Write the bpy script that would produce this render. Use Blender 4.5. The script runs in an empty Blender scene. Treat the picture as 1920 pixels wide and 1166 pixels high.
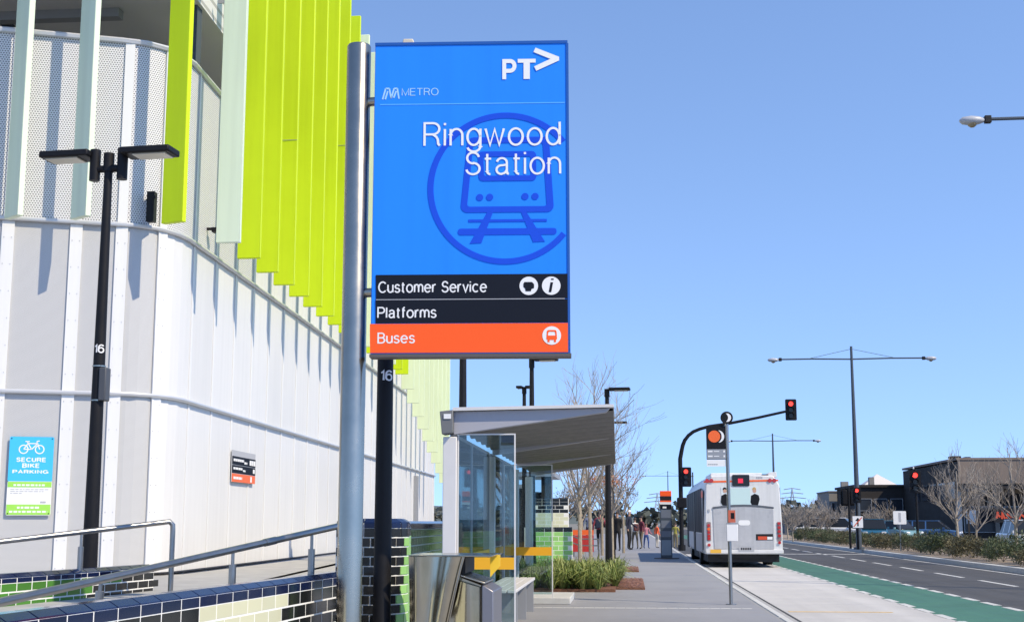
import bpy, bmesh, math, random
from mathutils import Vector, Matrix, Quaternion
random.seed(7)
S = bpy.context.scene
COL = S.collection
R = math.radians

# ------------------------------------------------------------------ camera
FPX = 2500.0
PITCH = math.atan(395 / FPX)
YAW = math.atan(220 / FPX * math.cos(PITCH))
EYE = Vector((0, 0, 1.22))
cam_d = bpy.data.cameras.new('camera')
cam = bpy.data.objects.new('camera', cam_d)
COL.objects.link(cam)
cam_d.sensor_width = 36.0
cam_d.lens = 36.0 * FPX / 1920
cam_d.clip_end = 3000
cam_d.clip_start = 0.1
cam.location = EYE
cam.rotation_euler = (math.pi / 2 + PITCH, 0, YAW)
S.camera = cam

# ------------------------------------------------------------------ sky, sun, exposure
SUN_AZ, SUN_EL = R(31), R(46)
SUNV = Vector((math.cos(SUN_EL) * math.cos(SUN_AZ), -math.cos(SUN_EL) * math.sin(SUN_AZ), math.sin(SUN_EL)))
w = bpy.data.worlds.new('World')
S.world = w
w.use_nodes = True
wn = w.node_tree
for n in list(wn.nodes):
    wn.nodes.remove(n)
sky = wn.nodes.new('ShaderNodeTexSky')
sky.sky_type = 'NISHITA'
sky.sun_disc = False
sky.sun_elevation = SUN_EL
sky.sun_rotation = math.atan2(SUNV.x, SUNV.y)
sky.altitude = 0
sky.air_density = 1.0
sky.dust_density = 0.0
sky.ozone_density = 3.0
stc = wn.nodes.new('ShaderNodeTexCoord')
smp = wn.nodes.new('ShaderNodeMapping')          # reads the sky a little higher up: a clear, dry winter sky without a milky horizon
smp.inputs['Location'].default_value = (0, 0, 0.20)
wn.links.new(stc.outputs['Generated'], smp.inputs[0])
wn.links.new(smp.outputs[0], sky.inputs[0])
tint = wn.nodes.new('ShaderNodeMix')
tint.data_type = 'RGBA'
tint.blend_type = 'MULTIPLY'
tint.inputs[0].default_value = 1.0
tint.inputs[7].default_value = (1.0, 1.0, 1.05, 1)
wn.links.new(sky.outputs[0], tint.inputs[6])
bg = wn.nodes.new('ShaderNodeBackground')
bg.inputs['Strength'].default_value = 0.15
wo = wn.nodes.new('ShaderNodeOutputWorld')
wn.links.new(tint.outputs[2], bg.inputs[0])
wn.links.new(bg.outputs[0], wo.inputs[0])
sl = bpy.data.lights.new('sun', 'SUN')
sl.energy = 2.95
sl.angle = R(0.53)
sl.color = (1.0, 0.86, 0.64)
so = bpy.data.objects.new('sun', sl)
COL.objects.link(so)
so.rotation_euler = SUNV.to_track_quat('Z', 'Y').to_euler()
so.location = (20, -20, 40)
S.view_settings.view_transform = 'Standard'
S.view_settings.look = 'None'
S.view_settings.exposure = 0.80
S.view_settings.gamma = 1.0
S.view_settings.use_curve_mapping = False

# ------------------------------------------------------------------ sight lines used to take positions at a real distance
_F = Vector((-math.sin(YAW) * math.cos(PITCH), math.cos(YAW) * math.cos(PITCH), math.sin(PITCH)))
_R = Vector((math.cos(YAW), math.sin(YAW), 0))
_U = _R.cross(_F)


def ray(x, y):
    return _F + _R * ((x - 960) / FPX) - _U * ((y - 583) / FPX)


def atY(x, y, Y):
    r = ray(x, y)
    return EYE + r * (Y / r.y)


def atZ(x, y, z):
    r = ray(x, y)
    return EYE + r * ((z - EYE.z) / r.z)


# ------------------------------------------------------------------ materials
MATS = {}


def mat(name, col, rough=0.6, metal=0.0, var=0.0, vscale=8.0, bump=0.0, bscale=60.0, objvar=0.0, spec=0.5, emit=None, estr=1.0,
        trans=0.0, coat=0.0, dirt=0.0, streak=0.0, stain=0.0, wear=0.0):
    if name in MATS:
        return MATS[name]
    m = bpy.data.materials.new(name)
    m.use_nodes = True
    nt = m.node_tree
    b = nt.nodes['Principled BSDF']
    b.inputs['Base Color'].default_value = (*col, 1)
    b.inputs['Roughness'].default_value = rough
    b.inputs['Metallic'].default_value = metal
    b.inputs['Specular IOR Level'].default_value = spec
    b.inputs['Coat Weight'].default_value = coat
    if trans:
        b.inputs['Transmission Weight'].default_value = trans
    if emit:
        b.inputs['Emission Color'].default_value = (*emit, 1)
        b.inputs['Emission Strength'].default_value = estr
    tc = nt.nodes.new('ShaderNodeTexCoord')
    geo = nt.nodes.new('ShaderNodeNewGeometry')
    cur = None
    if var or dirt:
        no = nt.nodes.new('ShaderNodeTexNoise')
        no.inputs['Scale'].default_value = vscale
        no.inputs['Detail'].default_value = 6
        no.inputs['Roughness'].default_value = 0.65
        nt.links.new(geo.outputs['Position'], no.inputs['Vector'])
        mr = nt.nodes.new('ShaderNodeMapRange')
        mr.inputs[1].default_value = 0.3
        mr.inputs[2].default_value = 0.7
        mr.inputs[3].default_value = 1 - var
        mr.inputs[4].default_value = 1 + var
        nt.links.new(no.outputs[0], mr.inputs[0])
        mx = nt.nodes.new('ShaderNodeVectorMath')
        mx.operation = 'SCALE'
        mx.inputs[0].default_value = col
        nt.links.new(mr.outputs[0], mx.inputs['Scale'])
        cur = mx.outputs[0]
        rr = nt.nodes.new('ShaderNodeMapRange')
        rr.inputs[1].default_value = 0.3
        rr.inputs[2].default_value = 0.7
        rr.inputs[3].default_value = max(0.02, rough * 0.85)
        rr.inputs[4].default_value = min(1, rough * 1.2)
        nt.links.new(no.outputs[0], rr.inputs[0])
        nt.links.new(rr.outputs[0], b.inputs['Roughness'])
    def scaled(prev, fac):
        m_ = nt.nodes.new('ShaderNodeVectorMath')
        m_.operation = 'SCALE'
        if prev:
            nt.links.new(prev, m_.inputs[0])
        else:
            m_.inputs[0].default_value = col
        nt.links.new(fac, m_.inputs['Scale'])
        return m_.outputs[0]
    if streak:
        # rain streaks: noise drawn out down the face
        mpn = nt.nodes.new('ShaderNodeMapping')
        mpn.inputs['Scale'].default_value = (9, 9, 0.35)
        nt.links.new(geo.outputs['Position'], mpn.inputs[0])
        ns = nt.nodes.new('ShaderNodeTexNoise')
        ns.inputs['Scale'].default_value = 1.0
        ns.inputs['Detail'].default_value = 5
        nt.links.new(mpn.outputs[0], ns.inputs['Vector'])
        ms = nt.nodes.new('ShaderNodeMapRange')
        ms.inputs[1].default_value = 0.42
        ms.inputs[2].default_value = 0.72
        ms.inputs[3].default_value = 1.0
        ms.inputs[4].default_value = 1 - streak
        nt.links.new(ns.outputs[0], ms.inputs[0])
        cur = scaled(cur, ms.outputs[0])
    if wear:
        # tyre wear drawn out along the road
        mpn = nt.nodes.new('ShaderNodeMapping')
        mpn.inputs['Scale'].default_value = (1.9, 0.035, 1)
        nt.links.new(geo.outputs['Position'], mpn.inputs[0])
        ns = nt.nodes.new('ShaderNodeTexNoise')
        ns.inputs['Scale'].default_value = 1.0
        ns.inputs['Detail'].default_value = 4
        nt.links.new(mpn.outputs[0], ns.inputs['Vector'])
        ms = nt.nodes.new('ShaderNodeMapRange')
        ms.inputs[1].default_value = 0.35
        ms.inputs[2].default_value = 0.65
        ms.inputs[3].default_value = 1 + wear * .6
        ms.inputs[4].default_value = 1 - wear
        nt.links.new(ns.outputs[0], ms.inputs[0])
        cur = scaled(cur, ms.outputs[0])
    if stain:
        # scattered stains, patches and spots
        for sc_, lo_, hi_, k_ in ((0.55, 0.52, 0.66, stain), (5.0, 0.64, 0.70, stain * 0.8), (22.0, 0.70, 0.73, stain * 1.3)):
            ns = nt.nodes.new('ShaderNodeTexNoise')
            ns.inputs['Scale'].default_value = sc_
            ns.inputs['Detail'].default_value = 3
            nt.links.new(geo.outputs['Position'], ns.inputs['Vector'])
            ms = nt.nodes.new('ShaderNodeMapRange')
            ms.inputs[1].default_value = lo_
            ms.inputs[2].default_value = hi_
            ms.inputs[3].default_value = 1.0
            ms.inputs[4].default_value = 1 - k_
            nt.links.new(ns.outputs[0], ms.inputs[0])
            cur = scaled(cur, ms.outputs[0])
    if objvar:
        oi = nt.nodes.new('ShaderNodeObjectInfo')
        mr2 = nt.nodes.new('ShaderNodeMapRange')
        mr2.inputs[3].default_value = 1 - objvar
        mr2.inputs[4].default_value = 1 + objvar
        nt.links.new(oi.outputs['Random'], mr2.inputs[0])
        mx2 = nt.nodes.new('ShaderNodeVectorMath')
        mx2.operation = 'SCALE'
        if cur:
            nt.links.new(cur, mx2.inputs[0])
        else:
            mx2.inputs[0].default_value = col
        nt.links.new(mr2.outputs[0], mx2.inputs['Scale'])
        cur = mx2.outputs[0]
    if cur:
        nt.links.new(cur, b.inputs['Base Color'])
    if bump:
        n2 = nt.nodes.new('ShaderNodeTexNoise')
        n2.inputs['Scale'].default_value = bscale
        n2.inputs['Detail'].default_value = 4
        nt.links.new(geo.outputs['Position'], n2.inputs['Vector'])
        bp = nt.nodes.new('ShaderNodeBump')
        bp.inputs['Strength'].default_value = bump
        bp.inputs['Distance'].default_value = 0.01
        nt.links.new(n2.outputs[0], bp.inputs['Height'])
        nt.links.new(bp.outputs[0], b.inputs['Normal'])
    MATS[name] = m
    return m


def mat_perforated(name, col, hole, period, radius):
    m = mat(name, col, 0.5)
    nt = m.node_tree
    b = nt.nodes['Principled BSDF']
    tc = nt.nodes.new('ShaderNodeTexCoord')
    sp = nt.nodes.new('ShaderNodeSeparateXYZ')
    nt.links.new(tc.outputs['Object'], sp.inputs[0])

    def mth(op, a, bb=None, c=None):
        n = nt.nodes.new('ShaderNodeMath')
        n.operation = op
        for i, v in enumerate((a, bb, c)):
            if v is None:
                continue
            if isinstance(v, (int, float)):
                n.inputs[i].default_value = v
            else:
                nt.links.new(v, n.inputs[i])
        return n.outputs[0]
    u = mth('DIVIDE', sp.outputs['X'], period)
    v = mth('DIVIDE', sp.outputs['Z'], period * 0.866)
    row = mth('MODULO', mth('FLOOR', mth('ADD', v, 1000.0)), 2.0)
    fu = mth('FRACT', mth('ADD', mth('ADD', u, 1000.0), mth('MULTIPLY', row, 0.5)))
    fv = mth('FRACT', mth('ADD', v, 1000.0))
    du = mth('SUBTRACT', fu, 0.5)
    dv = mth('SUBTRACT', fv, 0.5)
    d = mth('SQRT', mth('ADD', mth('MULTIPLY', du, du), mth('MULTIPLY', dv, dv)))
    isin = mth('LESS_THAN', d, radius)
    mx = nt.nodes.new('ShaderNodeMix')
    mx.data_type = 'RGBA'
    mx.inputs[6].default_value = (*col, 1)
    mx.inputs[7].default_value = (*hole, 1)
    nt.links.new(isin, mx.inputs[0])
    nt.links.new(mx.outputs[2], b.inputs['Base Color'])
    return m


M_white_panel = mat('white_panel', (0.68, 0.68, 0.675), 0.5, var=0.02, vscale=0.6, objvar=0.035, spec=.3, streak=.05)
M_batten = mat('white_batten', (0.75, 0.75, 0.745), 0.45, spec=.3, streak=.06)
M_perf_up = mat_perforated('perforated_white', (0.68, 0.68, 0.68), (0.16, 0.16, 0.17), 0.03, 0.31)
M_perf_lo = mat_perforated('perforated_grey', (0.58, 0.58, 0.58), (0.29, 0.29, 0.29), 0.014, 0.33)
M_soffit = mat_perforated('perforated_soffit', (0.70, 0.70, 0.70), (0.40, 0.40, 0.40), 0.11, 0.30)
M_rail_white = mat('painted_rail', (0.62, 0.63, 0.65), 0.35, metal=0.4)
M_lime = mat('lime_paint', (0.59, 0.77, 0.012), 0.5, var=0.03, vscale=1.5, objvar=0.04, spec=0.25, streak=.07)
M_pale = mat('pale_lime_paint', (0.75, 0.85, 0.55), 0.5, var=0.02, vscale=1.5, objvar=0.02, spec=0.3, streak=.06)
M_palewhite = mat('pale_green_white_paint', (0.70, 0.80, 0.62), 0.5, objvar=0.02, spec=0.3, streak=.08)
M_black = mat('black_paint', (0.010, 0.010, 0.012), 0.5, var=0.15, vscale=6, spec=0.22)
M_dark = mat('dark_plastic', (0.018, 0.018, 0.020), 0.55, spec=0.25)
M_steel = mat('brushed_steel', (0.42, 0.385, 0.32), 0.25, metal=1.0, var=0.10, vscale=3)
M_rail = mat('handrail_steel', (0.36, 0.35, 0.335), 0.34, metal=1.0, var=0.05, vscale=9)
M_bin = mat('bin_steel', (0.47, 0.43, 0.335), 0.15, metal=1.0, var=0.06, vscale=4)
M_grey_metal = mat('grey_metal', (0.33, 0.34, 0.36), 0.45, metal=0.3)
M_grout = mat('grout', (0.78, 0.77, 0.72), 0.9, var=0.06, vscale=20)
M_tile_navy = mat('navy_glaze', (0.005, 0.012, 0.05), 0.12, objvar=0.15, spec=0.32)
M_tile_black = mat('black_glaze', (0.011, 0.012, 0.013), 0.13, objvar=0.35, spec=0.35)
M_tile_green = mat('green_glaze', (0.13, 0.40, 0.085), 0.14, objvar=0.22, coat=0.3)
M_tile_dkgreen = mat('dark_green_glaze', (0.06, 0.20, 0.025), 0.16, objvar=0.2, spec=0.35)
M_tile_ltgreen = mat('light_green_glaze', (0.30, 0.58, 0.17), 0.2, objvar=0.15, spec=0.35)
M_tile_cream = mat('cream_glaze', (0.66, 0.65, 0.44), 0.2, objvar=0.06, coat=0.2)
M_deck = mat('deck_concrete', (0.36, 0.355, 0.34), 0.85, var=0.16, vscale=3, bump=0.3)
M_path = mat('path_concrete', (0.265, 0.267, 0.28), 0.75, var=0.08, vscale=2.2, bump=0.25, bscale=90, objvar=0.03, stain=.10)
M_joint = mat('joint_dark', (0.27, 0.27, 0.27), 0.9)
M_kerb = mat('kerb_concrete', (0.52, 0.52, 0.50), 0.85, var=0.08, vscale=5, objvar=0.05)
M_bay = mat('bay_concrete', (0.50, 0.485, 0.465), 0.85, var=0.06, vscale=1.1, bump=0.3, objvar=0.03, stain=.10, wear=.08)
M_gutter = mat('gutter_concrete', (0.36, 0.355, 0.345), 0.9, var=0.15, vscale=6)
M_asphalt = mat('asphalt', (0.066, 0.066, 0.068), 0.88, var=0.15, vscale=1.3, bump=0.5, bscale=120, stain=.16, wear=.16)
M_greenlane = mat('green_lane_paint', (0.050, 0.155, 0.108), 0.75, var=0.10, vscale=2.5, bump=0.3, bscale=120, stain=.14, wear=.14)
M_line = mat('road_line_white', (0.52, 0.52, 0.50), 0.8, var=0.3, vscale=9)
M_yline = mat('road_line_yellow', (0.62, 0.42, 0.16), 0.8, var=0.2, vscale=7)
M_ground = mat('far_ground', (0.20, 0.19, 0.16), 0.95, var=0.2, vscale=0.3)
M_mulch = mat('mulch', (0.17, 0.075, 0.042), 0.95, var=0.5, vscale=25, bump=1.0, bscale=40)
M_medsoil = mat('median_mulch', (0.30, 0.24, 0.18), 0.95, var=0.3, vscale=12, bump=1.0, bscale=40)
M_shwhite = mat('shelter_paint', (0.66, 0.65, 0.645), 0.45, var=0.02, spec=.3)
M_shgrey = mat('shelter_soffit', (0.115, 0.115, 0.118), 0.5, var=0.05)
M_shbeam = mat('shelter_beam', (0.38, 0.38, 0.42), 0.45)
M_yellow = mat('yellow_strip', (0.85, 0.42, 0.012), 0.5)
M_yelplate = mat('yellow_plate', (0.95, 0.62, 0.04), 0.45)
M_rubber = mat('tyre_rubber', (0.012, 0.012, 0.012), 0.85)
M_buswhite = mat('bus_white', (0.70, 0.70, 0.70), 0.35, var=0.03, vscale=3, streak=.12)
M_bussilver = mat('bus_silver', (0.49, 0.49, 0.505), 0.4, metal=0.15, var=0.05, streak=.12)
M_glassdark = mat('dark_glass', (0.018, 0.020, 0.022), 0.16, spec=0.3)
M_orange = mat('orange_paint', (0.88, 0.14, 0.022), 0.4)
M_redlens = mat('red_lens', (0.45, 0.012, 0.010), 0.25, coat=0.5)
M_redlit = mat('red_light_lit', (0.6, 0.02, 0.02), 0.3, emit=(1.0, 0.045, 0.03), estr=1.6)
M_led = mat('red_led', (0.3, 0.01, 0.02), 0.3, emit=(0.9, 0.03, 0.08), estr=0.45)
M_white = mat('white_print', (0.82, 0.82, 0.82), 0.5)
M_softwhite = mat('soft_white_print', (0.36, 0.62, 0.88), 0.5)
M_signblue = mat('sign_blue', (0.020, 0.25, 0.93), 0.6, spec=0.15, streak=.06)
M_signdark = mat('sign_pictogram_blue', (0.012, 0.080, 0.66), 0.6, spec=0.15)
M_signedge = mat('sign_frame_blue', (0.01, 0.09, 0.38), 0.4)
M_signline = mat('sign_line_blue', (0.10, 0.42, 0.95), 0.42)
M_signblack = mat('sign_navy', (0.008, 0.011, 0.020), 0.6, spec=0.15)
M_signorange = mat('sign_orange', (0.98, 0.12, 0.026), 0.6, spec=0.15)
M_beige = mat('beige_plastic', (0.62, 0.55, 0.42), 0.6)
M_cyan = mat('cyan_print', (0.05, 0.50, 0.86), 0.5)
M_grprint = mat('green_print', (0.33, 0.70, 0.09), 0.5)
M_greytext = mat('grey_print', (0.42, 0.43, 0.46), 0.6)
M_bark = mat('pale_bark', (0.33, 0.28, 0.21), 0.9, var=0.25, vscale=14, bump=0.6)
M_twig = mat('twig_bark', (0.29, 0.255, 0.22), 0.9, var=0.2, vscale=8)
M_bldark = mat('dark_cladding', (0.040, 0.036, 0.034), 0.8, var=0.15, vscale=0.5, spec=.2)
M_blbrown = mat('brown_cladding', (0.23, 0.18, 0.145), 0.8, var=0.1, vscale=0.7, streak=.15)
M_blgrey = mat('grey_render', (0.115, 0.12, 0.14), 0.8, var=0.06, vscale=0.5)
M_blgrey2 = mat('warm_grey_render', (0.24, 0.225, 0.205), 0.8, var=0.06, vscale=0.5)
M_roofwhite = mat('pale_roof', (0.62, 0.58, 0.54), 0.7, var=0.03)
M_redsign = mat('shop_sign_red', (0.62, 0.075, 0.025), 0.5)
M_sideglass = mat('side_glass', (0.02, 0.022, 0.025), 0.5, spec=0.1)
M_glassblue = mat('window_glass', (0.03, 0.035, 0.045), 0.15, spec=0.3)


def mat_leaf(name, c1, c2, scale=3.0, rough=0.6):
    m = mat(name, c1, rough)
    nt = m.node_tree
    b = nt.nodes['Principled BSDF']
    geo = nt.nodes.new('ShaderNodeNewGeometry')
    rp = nt.nodes.new('ShaderNodeMix')
    rp.data_type = 'RGBA'
    rp.inputs[6].default_value = (*c1, 1)
    rp.inputs[7].default_value = (*c2, 1)
    nt.links.new(geo.outputs['Random Per Island'], rp.inputs[0])
    nt.links.new(rp.outputs[2], b.inputs['Base Color'])
    b.inputs['Subsurface Weight'].default_value = 0.0
    return m


M_grass = mat_leaf('strap_leaf', (0.085, 0.15, 0.022), (0.33, 0.35, 0.10))
M_shrub = mat_leaf('shrub_leaf', (0.03, 0.055, 0.018), (0.10, 0.12, 0.05))
M_shrub2 = mat_leaf('shrub_leaf_olive', (0.05, 0.055, 0.022), (0.15, 0.125, 0.06))
M_oleaf = mat_leaf('orange_leaf', (0.42, 0.13, 0.05), (0.50, 0.24, 0.12))
M_brleaf = mat_leaf('dry_leaf', (0.12, 0.095, 0.06), (0.20, 0.15, 0.10))
M_fartree = mat_leaf('far_tree_leaf', (0.075, 0.085, 0.065), (0.13, 0.135, 0.11))


def mat_glass(name, tint, refl=0.12, opac=0.12):
    m = bpy.data.materials.new(name)
    m.use_nodes = True
    nt = m.node_tree
    for n in list(nt.nodes):
        nt.nodes.remove(n)
    o = nt.nodes.new('ShaderNodeOutputMaterial')
    tr = nt.nodes.new('ShaderNodeBsdfTransparent')
    tr.inputs[0].default_value = (*tint, 1)
    gl = nt.nodes.new('ShaderNodeBsdfGlossy')
    gl.inputs['Roughness'].default_value = 0.02
    fr = nt.nodes.new('ShaderNodeFresnel')
    fr.inputs[0].default_value = 1.5
    ad = nt.nodes.new('ShaderNodeMath')
    ad.operation = 'ADD'
    ad.inputs[1].default_value = refl
    ad.use_clamp = True
    nt.links.new(fr.outputs[0], ad.inputs[0])
    mx = nt.nodes.new('ShaderNodeMixShader')
    nt.links.new(ad.outputs[0], mx.inputs[0])
    nt.links.new(tr.outputs[0], mx.inputs[1])
    nt.links.new(gl.outputs[0], mx.inputs[2])
    nt.links.new(mx.outputs[0], o.inputs[0])
    return m


M_glass = mat_glass('clear_glass', (0.74, 0.84, 0.85), 0.03)


# ------------------------------------------------------------------ mesh builder
class MB:
    def __init__(s):
        s.v, s.f = [], []

    def add(s, vs, fs):
        o = len(s.v)
        s.v += [tuple(x) for x in vs]
        s.f += [tuple(i + o for i in f) for f in fs]
        return s

    def box(s, x0, x1, y0, y1, z0, z1, mt=None):
        vs = [Vector(p) for p in ((x0, y0, z0), (x1, y0, z0), (x1, y1, z0), (x0, y1, z0), (x0, y0, z1), (x1, y0, z1), (x1, y1, z1), (x0, y1, z1))]
        if mt:
            vs = [mt @ p for p in vs]
        return s.add(vs, [(0, 3, 2, 1), (4, 5, 6, 7), (0, 1, 5, 4), (1, 2, 6, 5), (2, 3, 7, 6), (3, 0, 4, 7)])

    def cbox(s, x0, x1, y0, y1, z0, z1, c):
        """box whose -Y face edges are chamfered by c"""
        vs = [(x0, y1, z0), (x1, y1, z0), (x1, y1, z1), (x0, y1, z1),
              (x0, y0 + c, z0), (x1, y0 + c, z0), (x1, y0 + c, z1), (x0, y0 + c, z1),
              (x0 + c, y0, z0 + c), (x1 - c, y0, z0 + c), (x1 - c, y0, z1 - c), (x0 + c, y0, z1 - c)]
        fs = [(0, 3, 2, 1), (8, 9, 10, 11), (4, 5, 9, 8), (5, 6, 10, 9), (6, 7, 11, 10), (7, 4, 8, 11),
              (0, 1, 5, 4), (1, 2, 6, 5), (2, 3, 7, 6), (3, 0, 4, 7)]
        return s.add(vs, fs)

    def cyl(s, p0, p1, r0, r1=None, n=12, caps=True):
        r1 = r0 if r1 is None else r1
        p0, p1 = Vector(p0), Vector(p1)
        q = (p1 - p0).to_track_quat('Z', 'Y')
        vs = []
        for p, r in ((p0, r0), (p1, r1)):
            for i in range(n):
                a = 2 * math.pi * i / n
                vs.append(p + q @ Vector((r * math.cos(a), r * math.sin(a), 0)))
        fs = [(i, (i + 1) % n, n + (i + 1) % n, n + i) for i in range(n)]
        if caps:
            fs += [tuple(range(n - 1, -1, -1)), tuple(range(n, 2 * n))]
        return s.add(vs, fs)

    def tube(s, pts, r, n=8, r_end=None):
        pts = [Vector(p) for p in pts]
        L = len(pts)
        vs = []
        up = Vector((0.123, 0.33, 0.93)).normalized()
        for i, p in enumerate(pts):
            d = (pts[min(i + 1, L - 1)] - pts[max(i - 1, 0)]).normalized()
            a = d.cross(up)
            if a.length < 1e-4:
                a = d.cross(Vector((1, 0, 0)))
            a.normalize()
            b = d.cross(a)
            rr = r if r_end is None else r + (r_end - r) * i / (L - 1)
            for k in range(n):
                t = 2 * math.pi * k / n
                vs.append(p + a * rr * math.cos(t) + b * rr * math.sin(t))
        fs = []
        for i in range(L - 1):
            for k in range(n):
                k2 = (k + 1) % n
                fs.append((i * n + k, (i + 1) * n + k, (i + 1) * n + k2, i * n + k2))
        fs += [tuple(range(n)), tuple((L - 1) * n + k for k in range(n - 1, -1, -1))]
        return s.add(vs, fs)

    def lathe(s, prof, c=(0, 0, 0), n=20):
        c = Vector(c)
        vs = []
        for r, z in prof:
            for i in range(n):
                a = 2 * math.pi * i / n
                vs.append(c + Vector((r * math.cos(a), r * math.sin(a), z)))
        fs = []
        for j in range(len(prof) - 1):
            for i in range(n):
                i2 = (i + 1) % n
                fs.append((j * n + i, j * n + i2, (j + 1) * n + i2, (j + 1) * n + i))
        fs += [tuple(range(n - 1, -1, -1)), tuple((len(prof) - 1) * n + i for i in range(n))]
        return s.add(vs, fs)

    def ext(s, poly, fn, d0, d1):
        """extrude a 2-D polygon: fn(u, v, d) -> point"""
        n = len(poly)
        vs = [fn(u, v, d0) for u, v in poly] + [fn(u, v, d1) for u, v in poly]
        fs = [tuple(range(n - 1, -1, -1)), tuple(range(n, 2 * n))]
        fs += [(i, (i + 1) % n, n + (i + 1) % n, n + i) for i in range(n)]
        return s.add(vs, fs)

    def ring(s, c, ro, ri, fn, d0, d1, n=48, a0=0.0, a1=2 * math.pi, keep=None):
        for i in range(n):
            t0, t1 = a0 + (a1 - a0) * i / n, a0 + (a1 - a0) * (i + 1) / n
            pl = [(c[0] + ro * math.cos(t0), c[1] + ro * math.sin(t0)), (c[0] + ro * math.cos(t1), c[1] + ro * math.sin(t1)),
                  (c[0] + ri * math.cos(t1), c[1] + ri * math.sin(t1)), (c[0] + ri * math.cos(t0), c[1] + ri * math.sin(t0))]
            if keep and not all(keep(*p) for p in pl):
                continue
            s.ext(pl, fn, d0, d1)
        return s

    def mesh(s, name, m, smooth=False):
        me = bpy.data.meshes.new(name)
        me.from_pydata(s.v, [], s.f)
        bm = bmesh.new()
        bm.from_mesh(me)
        bmesh.ops.recalc_face_normals(bm, faces=bm.faces)
        bm.to_mesh(me)
        bm.free()
        if m:
            me.materials.append(m)
        if smooth:
            for p in me.polygons:
                p.use_smooth = True
            me.set_sharp_from_angle(angle=R(40))
        return me

    def build(s, name, m, parent=None, smooth=False, bevel=0.0, loc=None, seg=2, **k):
        o = bpy.data.objects.new(name, s.mesh(name, m, smooth or bevel > 0))
        COL.objects.link(o)
        if parent:
            o.parent = parent
        if loc is not None:
            o.location = loc
        if bevel:
            md = o.modifiers.new('bevel', 'BEVEL')
            md.width = bevel
            md.segments = seg
            md.limit_method = 'ANGLE'
            md.angle_limit = R(35)
        tag(o, **k)
        return o


def tag(o, label=None, cat=None, group=None, kind=None):
    if label:
        o['label'] = label
    if cat:
        o['category'] = cat
    if group:
        o['group'] = group
    if kind:
        o['kind'] = kind
    return o


def thing(name, label, cat, loc=(0, 0, 0), rz=0.0, group=None):
    o = bpy.data.objects.new(name, None)
    COL.objects.link(o)
    o.location = loc
    o.rotation_euler = (0, 0, rz)
    o.empty_display_size = 0.2
    return tag(o, label, cat, group)


def inst(name, me, parent=None, loc=None, rot=None, scale=None):
    o = bpy.data.objects.new(name, me)
    COL.objects.link(o)
    if parent:
        o.parent = parent
    if loc is not None:
        o.location = loc
    if rot is not None:
        o.rotation_euler = rot
    if scale is not None:
        o.scale = scale
    return o


def copy_tree(o, parent=None):
    c = o.copy()
    COL.objects.link(c)
    c.parent = parent
    for ch in list(o.children):
        copy_tree(ch, c)
    return c


def rrect(x0, y0, x1, y1, r, n=4):
    pts = []
    for cx, cy, a in ((x1 - r, y1 - r, 0), (x0 + r, y1 - r, 90), (x0 + r, y0 + r, 180), (x1 - r, y0 + r, 270)):
        for i in range(n + 1):
            t = R(a + 90 * i / n)
            pts.append((cx + r * math.cos(t), cy + r * math.sin(t)))
    return pts


def disc(c, r, n=20):
    return [(c[0] + r * math.cos(2 * math.pi * i / n), c[1] + r * math.sin(2 * math.pi * i / n)) for i in range(n)]


# a plain grotesque drawn stroke by stroke: cap height 1, x height .73
def _arc(cx, cy, rx, ry, a0, a1, n=None):
    n = n or max(3, int(abs(a1 - a0) / 15))
    return [(cx + rx * math.cos(R(a0 + (a1 - a0) * i / n)), cy + ry * math.sin(R(a0 + (a1 - a0) * i / n))) for i in range(n + 1)]


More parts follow.
